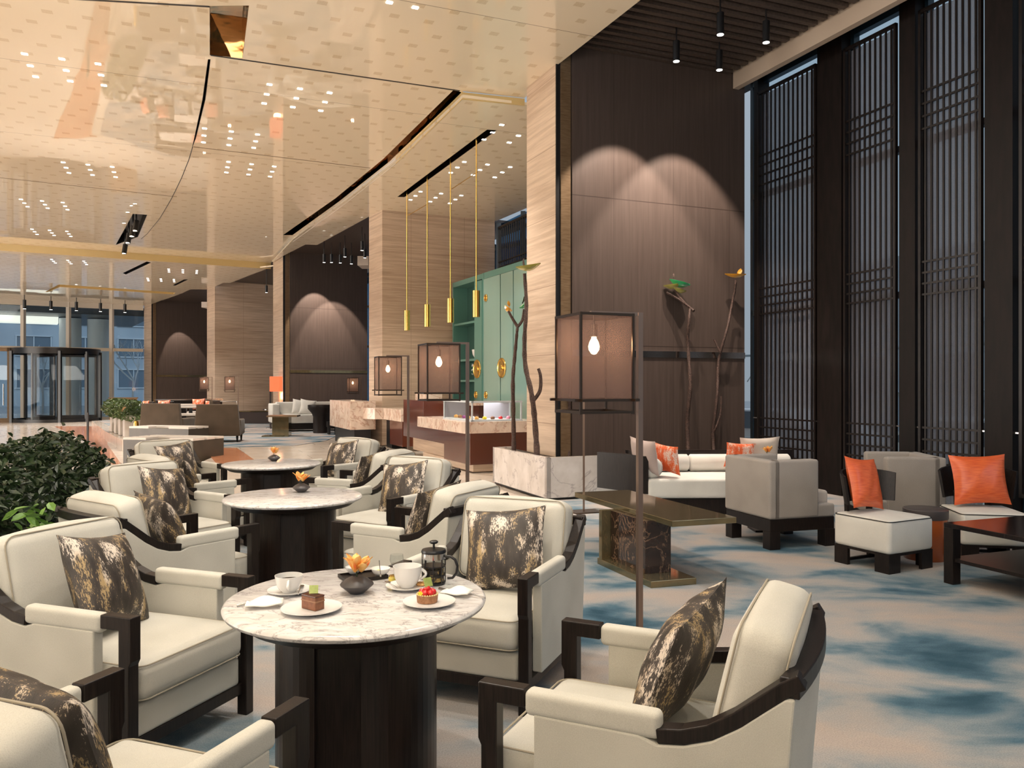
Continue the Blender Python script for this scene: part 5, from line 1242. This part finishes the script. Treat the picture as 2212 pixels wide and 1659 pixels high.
light('display_case_light', 'AREA', Vector(ob(.45, .62))[:2].to_3d()+Vector((0, 0, z1_-.03)) if False else (ob(.45, .62)[0], ob(.45, .62)[1], z1_-.03), 4, (1, .97, .95), size=.5)
pc = [PETALY, YEL, CHOC, BERRY, plain('pink_icing', (.75, .25, .35), .4), WHITE, PETAL, plain('violet_icing', (.30, .05, .22), .4), CRUST]
prng = random.Random(5); k = 0
for (a, b) in [(.26, .32+.15*i) for i in range(5)]+[(.45+.2*i, .32) for i in range(5)]:
    x, y = ob(a, b); mm = pc[k % len(pc)]; m = MB()
    m.lathe([(0, 0), (.034, 0), (.040, .022), (.030, .040), (0, .052)], 14); o = m.build('pastry', mm); o.location = (x, y, z0_+.031)
    tag(o, ('%s little round pastry in the display case, %s' % (('golden', 'yellow', 'chocolate', 'red', 'pink', 'white', 'orange', 'violet', 'brown')[k % 9], 'front row' if k < 5 else 'side row')) + (' at the back end' if k == 9 else ''), 'pastry', 'pastries in the display case'); k += 1
# reception desk of marble blocks beside pier two
e0 = P(866, 905, .93); e0 = Vector((Q(866, 17.6).x, 17.6, 0)); kk = Vector((-3.87, 19.0, 0))
def oq(a0_, a1_, b0_, b1_):
    f = lambda a, b: (e0.x+bud.x*a+bvd.x*b, e0.y+bud.y*a+bvd.y*b); return [f(a0_, b0_), f(a1_, b0_), f(a1_, b1_), f(a0_, b1_)]
t = thing('service_desk', 'stepped marble and maroon service desk in front of the large pale pier', 'desk')
m = MB(); m.prism(oq(0, 1.5, 0, .6), .66, .93); m.prism(xy(kk+bvd*.62, kk+bvd*.62+bud*.3, e0+bud*1.45, e0+bud*1.45-bvd*.2, kk+bvd*.3), .66, .93); m.build('marble_top', MARBB, t, .004)
m = MB(); m.prism(oq(.05, 1.05, .05, .55), .10, .66); m.build('lacquer_body', MAROON, t)
kk = Vector((-3.87, 19.0, 0)); m = MB(); m.prism(xy(kk, kk+bud*2.3, kk+bud*2.3+bvd*.62, kk+bvd*.62), .40, 1.08); m.build('marble_block', MARBB, t, .004)
m = MB(); m.prism(oq(1.05, 1.5, .1, .5), .0, .66); m.prism(xy(kk+bvd*.1, kk+bud*2.1+bvd*.1, kk+bud*2.1+bvd*.5, kk+bvd*.5), 0, .40); m.build('dark_base', BLACK, t)
m = MB(); m.prism(oq(.1, .9, .62, 1.0), 0, 1.27); m.build('upper_marble', MARBB, t)

# green cabinet along the bar window
g0 = Vector((-1.50, 20.0, 0)); gu = Vector((.43, -.903, 0)); gn = Vector((-.903, -.43, 0))
def gq(a0_, a1_, n0, n1): return [(g0.x+gu.x*a+gn.x*n, g0.y+gu.y*a+gn.y*n) for a, n in ((a0_, n0), (a1_, n0), (a1_, n1), (a0_, n1))]
t = thing('green_cabinet', 'tall sage green cabinet with open shelves and round gold handles behind the bar', 'cabinet')
GT = 4.04
m = MB(); m.prism(gq(0, 4.9, -.45, -.40), 0, GT); m.prism(gq(0, .06, -.40, 0), 0, GT); m.prism(gq(1.95, 2.02, -.40, .02), 0, GT); m.prism(gq(0, 2.0, -.40, 0), GT-.12, GT)
m.prism(gq(1.45, 1.51, -.40, 0), 0, GT-.12); m.build('carcass', GREEN, t)
m = MB(); m.prism(gq(.06, 1.45, -.40, -.385), .9, GT-.12); m.build('back_board', GREEND, t)
for z in (1.55, 2.05, 2.95): m = MB(); m.prism(gq(.06, 1.45, -.385, -.02), z, z+.05); m.build('shelf', GREEN, t)
for (a, b, mm) in ((1.51, 1.95, GREEN), (2.06, 2.95, GREENL), (3.0, 3.6, GREENL), (3.65, 4.5, GREENL)): m = MB(); m.prism(gq(a, b, 0, .035), .1, GT-.15); dr = m.build('door', mm, t)
m = MB(); m.prism(gq(2.04, 4.9, -.02, .02), GT-.14, GT); m.build('cornice', GREEN, t)
for (a, z, r) in ((1.62, 3.5, .085), (2.2, 3.60-.15, .085), (1.68, 1.85, .22), (3.05, 1.85, .22), (1.62, 1.25, .085), (2.2, 1.25, .085)):
    c = g0+gu*a+gn*.04; m = MB(); m.lathe([(0, 0), (r, 0), (r*.98, .012), (r*.85, .02), (r*.8, .012), (r*.3, .014), (r*.25, .03), (0, .03)], 28, Matrix.Translation((c.x, c.y, z)) @ gn.to_track_quat('Z', 'Y').to_matrix().to_4x4()); m.build('gold_handle', BRASS, t)
for z, lb, a in ((2.10, 'white bowl on the middle shelf of the green cabinet', 1.2),):
    c = g0+gu*a-gn*.18; m = MB(); m.lathe([(0, 0), (.06, 0), (.12, .10), (.14, .22), (.13, .22), (.10, .10), (0, .03)], 24); o = m.build('bowl', WHITE if z < 3 else VASE); o.location = (c.x, c.y, z+.001); tag(o, lb, 'bowl')
m = MB(); c = g0+gu*1.2-gn*.18; prng2 = random.Random(3); t = thing('small_bouquet', 'white sprig ornament on the lower shelf of the green cabinet', 'ornament', (c.x, c.y, 1.601))
m = MB(); m.lathe([(0, 0), (.05, 0), (.04, .1), (0, .1)], 12); m.build('pot', VASE, t)
m = MB()
for k in range(40): leafshape(m, T(prng2.uniform(-.14, .14), prng2.uniform(-.1, .1), prng2.uniform(.12, .36), prng2.uniform(0, 6), 0, prng2.uniform(-1, 1)), .07, .04)
m.build('flowers', WHITE, t)

# ================================================================== HEDGES
def foliage(name, mat_, n, fn_, parent, lsize, seed=1):
    r = random.Random(seed); m = MB()
    for i in range(n):
        p = fn_(r); l = lsize*r.uniform(.7, 1.25); w = l*.45
        M_ = Matrix.Translation(p) @ Euler((r.uniform(-1, 1), r.uniform(-1.1, .6), r.uniform(0, 6.28))).to_matrix().to_4x4()
        vs = [(-l*.5, 0, 0), (-l*.1, w*.5, .006), (l*.25, w*.42, .004), (l*.5, 0, -.006), (l*.25, -w*.42, .004), (-l*.1, -w*.5, .006), (0, 0, -.006), (l*.3, 0, -.006)]
        m.add(vs, [(0, 6, 1), (1, 6, 7, 2), (2, 7, 3), (3, 7, 4), (4, 7, 6, 5), (5, 6, 0)], False, M_)
    return m.build(name, mat_, parent)
hl0, hl1 = Vector((-4.42, 8.15, 0)), Vector((-3.15, 3.7, 0)); hd = hl1-hl0; hdn = hd.normalized(); hs = Vector((-hdn.y, hdn.x, 0))
t = thing('clipped_hedge', 'dark green leafy hedge in a long planter at the left edge', 'hedge')
m = MB(); m.prism(xy(hl0-hs*.22, hl1-hs*.22, hl1+hs*.22, hl0+hs*.22), 0, .42); m.build('planter_box', WOOD, t)
def hp(r):
    u = r.random(); a = r.uniform(0, 2*pi); k = r.uniform(.45, 1.0)**.5*(1+max(0, r.gauss(0, .12)))
    bx = .36*math.cos(a)*k; bz = .34*math.sin(a)*k
    nz = noise.noise(Vector((u*7, a*.8, 1)))*.30
    end = min(1, min(u, 1-u)*10+.55)
    return hl0+hd*(u*1.05-.025)+hs*(bx*(1+nz)*end)+Vector((0, 0, .60+(bz+nz*.7)*end))
foliage('foliage', LEAF, 9000, hp, t, .078, 2)
r2 = random.Random(9); cl_ = P(70, 1110, .84)
foliage('young_shoots', LEAFL, 26, lambda r: Vector((Q(80, 4.7, zat(1122, 4.7))))+Vector((r.gauss(0, .06), r.gauss(0, .05), r.gauss(0, .045))), t, .10, 6)
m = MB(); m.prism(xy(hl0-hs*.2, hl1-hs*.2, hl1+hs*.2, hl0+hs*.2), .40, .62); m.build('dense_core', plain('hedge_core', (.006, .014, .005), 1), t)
# far hedge in three white-fronted boxes
fh0, fh1 = Vector((-12.9, 25.5, 0)), Vector((-10.75, 22.2, 0)); fd2 = fh1-fh0
t = thing('boxed_hedge', 'small far hedge growing in pale boxes on the raised plinth', 'hedge')
for k in range(4):
    c = fh0+fd2*(.12+.25*k)+Vector((.15, .1, 0)); m = MB(); m.box((c.x, c.y, .28), (.42, .42, .56), math.atan2(fd2.y, fd2.x)); m.build('planter_box', STAINW, t)
fs_ = Vector((.83, .55, 0))
def fp(r):
    u = r.random(); a = r.uniform(0, 2*pi); k = r.uniform(.4, 1)**.5
    return fh0+fd2*(u*1.05-.02)+fs_*(.15+.42*math.cos(a)*k)+Vector((0, 0, .74+.30*math.sin(a)*k))
foliage('foliage', leafmat('far_leaf', (.03, .06, .015), (.10, .16, .04)), 2200, fp, t, .12, 4)
m = MB(); a = P(215, 935, ZL+.3); m.box((-13.35, 25.0, .15), (.05, .05, .9)); tag(m.build('barrier_post', BLACK), 'thin dark post at the left end of the far boxed hedge', 'post')
m = MB(); m.lathe([(0, 0), (.07, 0), (.07, .42), (.05, .5), (0, .5)], 16); o = m.build('path_light', BRASS); o.location = Q(294, 21.5, 0); tag(o, 'short brass bollard in front of the far boxed hedge', 'bollard')

# ================================================================== FAR LOUNGE
# striped low benches
def bench(label, px0, px1, d, z0, z1, dep):
    a, b = Q(px0, d), Q(px1, d-.4); t = thing('striped_bench', label, 'bench', group='striped benches'); n = Vector((.35, .93, 0))
    m = MB(); m.prism(xy(a, b, b+n*dep, a+n*dep), z0, z1-.045); m.build('body', noisy('taupe_lacquer', (.055, .042, .028), (.07, .055, .038), (1, 1, 1), 3, 2, .3) if 'taupe_lacquer' not in MATS else MATS['taupe_lacquer'], t)
    ab = b-a
    for i, (u0, u1) in enumerate(((0, .33), (.33, .67), (.67, 1))):
        m = MB()
        for v0_, v1_ in ((0, .36), (.46, .70), (.80, 1)):
            if i == 1 and v0_ == 0: continue
            m.prism(xy(a+ab*u0+n*dep*v0_, a+ab*u1+n*dep*v0_, a+ab*u1+n*dep*v1_, a+ab*u0+n*dep*v1_), z1-.05, z1)
        m.build('top_panel', STAINW, t)
bench('long low bench with pale and brown top behind the farthest left armchair', 266, 417, 16.4, ZL, .40, .9)
bench('second striped bench farther back before the brown chairs', 279, 407, 19.9, ZL, .44, .7)
def lounge_chair(label, loc, rz, w=.95):
    t = thing('lounge_chair', label, 'armchair', loc, rz, 'brown lounge chairs')
    m = MB(); m.prism([(-w/2, .16), (w/2, .16), (w*.44, .98), (-w*.44, .98)], -.06, .06, T(0, -.40, 0) @ Matrix.Rotation(pi/2, 4, 'X') @ T(0, 0, 0)); m.build('backrest', BROWNF, t, .02)
    for sx in (-1, 1): m = MB(); m.soft((.14, .70, .40), .04, 0, T(sx*(w/2-.08), 0, .38), 3); m.build('armrest', BROWNF, t)
    m = MB(); m.soft((w-.3, .62, .16), .04, .01, T(0, .02, .40), 3); m.build('seat_cushion', STONEF, t)
    m = MB(); m.box((0, 0, .24), (w-.1, .74, .14)); m.build('seat_base', BROWNF, t)
    for sx in (-1, 1):
        for sy in (-1, 1): m = MB(); m.cyl((sx*(w/2-.1), sy*.32, 0), (sx*(w/2-.1), sy*.32, .18), .02, 8, .035); m.build('leg', WOOD, t)
    return t
lounge_chair('brown lounge chair seen from behind, right of the two by the white tables', P(476, 953), math.radians(10), 1.15)
lounge_chair('brown lounge chair seen from behind, left of the two behind the striped bench', P(365, 948), math.radians(-6), 1.2)
lounge_chair('brown lounge chair facing sideways beside the white far table', Q(436, 25.2), math.radians(95), .9)
def far_table(label, c, w, z=.78, m_=None):
    t = thing('cafe_table', label, 'table', c, .35, 'white topped cafe tables')
    m = MB(); m.box((0, 0, z), (w, w*.8, .05)); m.build('table_top', STAINW, t); m = MB(); m.box((0, 0, z/2), (.12, .12, z-.05)); m.box((0, 0, .015), (.5, .5, .03)); m.build('pedestal', BLACK, t)
far_table('white topped far cafe table beside the right brown chair', Q(427, 23.6), .95, .60)
far_table('white topped cafe table farther back among orange cushions', Q(412, 28.4), 1.1, .68)
far_table('white topped cafe table farthest back on the left', Q(385, 30.6), 1.3, .70)
def dining(label, c, rz, plb):
    t = thing('far_armchair', label, 'armchair', c, rz, 'dark armchairs at the far tables')
    m = MB(); m.soft((.62, .10, .55), .04, 0, T(0, -.27, .62), 3); m.build('backrest', WOOD, t)
    m = MB(); m.soft((.60, .58, .20), .04, 0, T(0, 0, .36), 3); m.build('seat', STONEF, t)
    for sx in (-1, 1):
        m = MB(); m.box((sx*.30, 0, .52), (.05, .5, .10)); m.build('armrest', WOOD, t)
        for sy in (-1, 1): m = MB(); m.box((sx*.27, sy*.25, .13), (.05, .05, .26)); m.build('leg', WOOD, t)
    p = Vector(c)+Vector((-math.sin(rz), math.cos(rz), 0))*-.10+Vector((0, 0, .72)); pillow_at(plb, p, .50, .44, .16, rz, .25, .05, PILLOWO, 'far orange printed cushions')
dining('dark far armchair with an orange cushion just behind the boxed hedge', Q(306, 27.0), 2.4, 'orange cushion just right of the boxed hedge')
dining('dark far armchair with a red-orange cushion second from the hedge', Q(349, 27.6), 2.9, 'red-orange cushion second from the boxed hedge')
dining('dark far armchair behind the white tables on their left', Q(426, 30.5), 3.1, 'orange and cream cushion behind the white tables, left one')
dining('dark far armchair behind the white tables on their right', Q(452, 27.4), 2.9, 'orange and cream cushion behind the white tables, right one')
# host stand and sideboards
t = thing('wooden_lectern', 'tan wooden reception stand in front of the far glass', 'stand', fpx(266, 3)+Vector((0, 0, ZL))); m = MB(); m.box((0, 0, .55), (1.2, .6, 1.1), .5); m.build('body', noisy('tan_wood', (.22, .12, .05), (.30, .17, .08), (1, 1, 9), 3, 3, .4), t); m = MB(); m.box((0, 0, 1.12), (1.3, .7, .05), .5); m.build('top', BRONZE, t)
t = thing('sideboard', 'dark low sideboard before the farthest brown panelled wall', 'sideboard', Q(408, 31.9)); m = MB(); m.box((0, 0, .45), (2.4, .5, .8), .5); m.build('body', WOOD, t); m = MB(); m.box((0, 0, .88), (2.5, .6, .05), .5); m.build('top', STEEL, t)
# rail behind brown chair
t = thing('handrail', 'thin metal handrail behind the right brown lounge chair', 'handrail'); m = MB(); q0 = Q(455, 29.2); q1 = Q(512, 28.4); q2 = Q(603, 29.6)
m.tube([q0+Vector((0, 0, .88)), q1+Vector((0, 0, .88))], .02, 6); m.tube([q0+Vector((0, 0, .0)), q0+Vector((0, 0, .88))], .02, 6); m.tube([q1, q1+Vector((0, 0, .88))], .02, 6); m.build('rail', STEEL, t)
# far white sofa
t = thing('far_sofa', 'white sofa before the brown panelled alcove wall', 'sofa', Q(668, 25.6), .42)
m = MB(); m.soft((2.4, .85, .28), .04, 0, T(.2, 0, .40), 3); m.build('seat', WHITEF, t)
m = MB(); m.soft((2.4, .22, .52), .04, 0, T(.2, .40, .66), 3); m.build('backrest', WHITEF, t)
m = MB(); m.soft((.24, .95, .60), .04, 0, T(-1.10, -.02, .58), 3); m.build('armrest', WHITEF, t)
m = MB(); m.box((.2, 0, .16), (2.3, .7, .20)); m.box((-1.0, -.3, .05), (.1, .1, .1)); m.box((1.2, -.3, .05), (.1, .1, .1)); m.build('base', WOOD, t)
for k, x in enumerate((648, 664)): pillow_at('white cushion on the far white sofa, %s one' % ('left' if k == 0 else 'right'), Q(x, 25.3, .76), .50, .50, .16, .42-.2*k, -.25, .15, WHITEF, 'white cushions on the far sofa')
t = thing('pedestal_table', 'black flared pedestal table in front of the far white sofa', 'table', P(695, 935)); m = MB(); m.lathe([(0, 0), (.26, 0), (.26, .50), (.30, .60), (.42, .74), (.42, .86), (0, .86)], 28); m.build('pedestal', WOOD, t)
t = thing('cube_table', 'olive bronze square side table on the far carpet', 'side table', P(609, 942), .1); m = MB(); m.box((0, 0, .28), (.46, .46, .56)); m.build('body', OLIVE, t); m = MB(); m.box((.05, 0, .58), (.85, .6, .04)); m.build('top', BRONZE, t); m = MB(); m.box((-.2, -.1, .015), (.6, .5, .03)); m.build('base_plate', OLIVE, t)
t = thing('spindle_table', 'thin metal side table left of the orange lamp', 'side table', P(585, 925)); m = MB(); m.cyl((0, 0, 0), (0, 0, .62), .03, 10); m.lathe([(0, 0), (.16, 0), (.16, .02), (0, .02)], 20); m.build('leg', STEEL, t); m = MB(); m.lathe([(0, .62), (.26, .62), (.26, .65), (0, .65)], 24); m.build('top', STEEL, t)
for k, (px_, py_) in enumerate(((738, 938), (722, 938))):
    t = thing('dark_stool', 'black stool by the end of the marble service desk, %s one' % ('right' if k == 0 else 'left'), 'stool', P(px_, py_), .4, 'black stools by the service desk')
    m = MB(); m.box((0, 0, .30), (.42, .30, .16)); m.build('seat', BLACK, t)
    for sx in (-1, 1): m = MB(); m.box((sx*.16, 0, .11), (.06, .26, .22)); m.build('leg', BLACK, t)
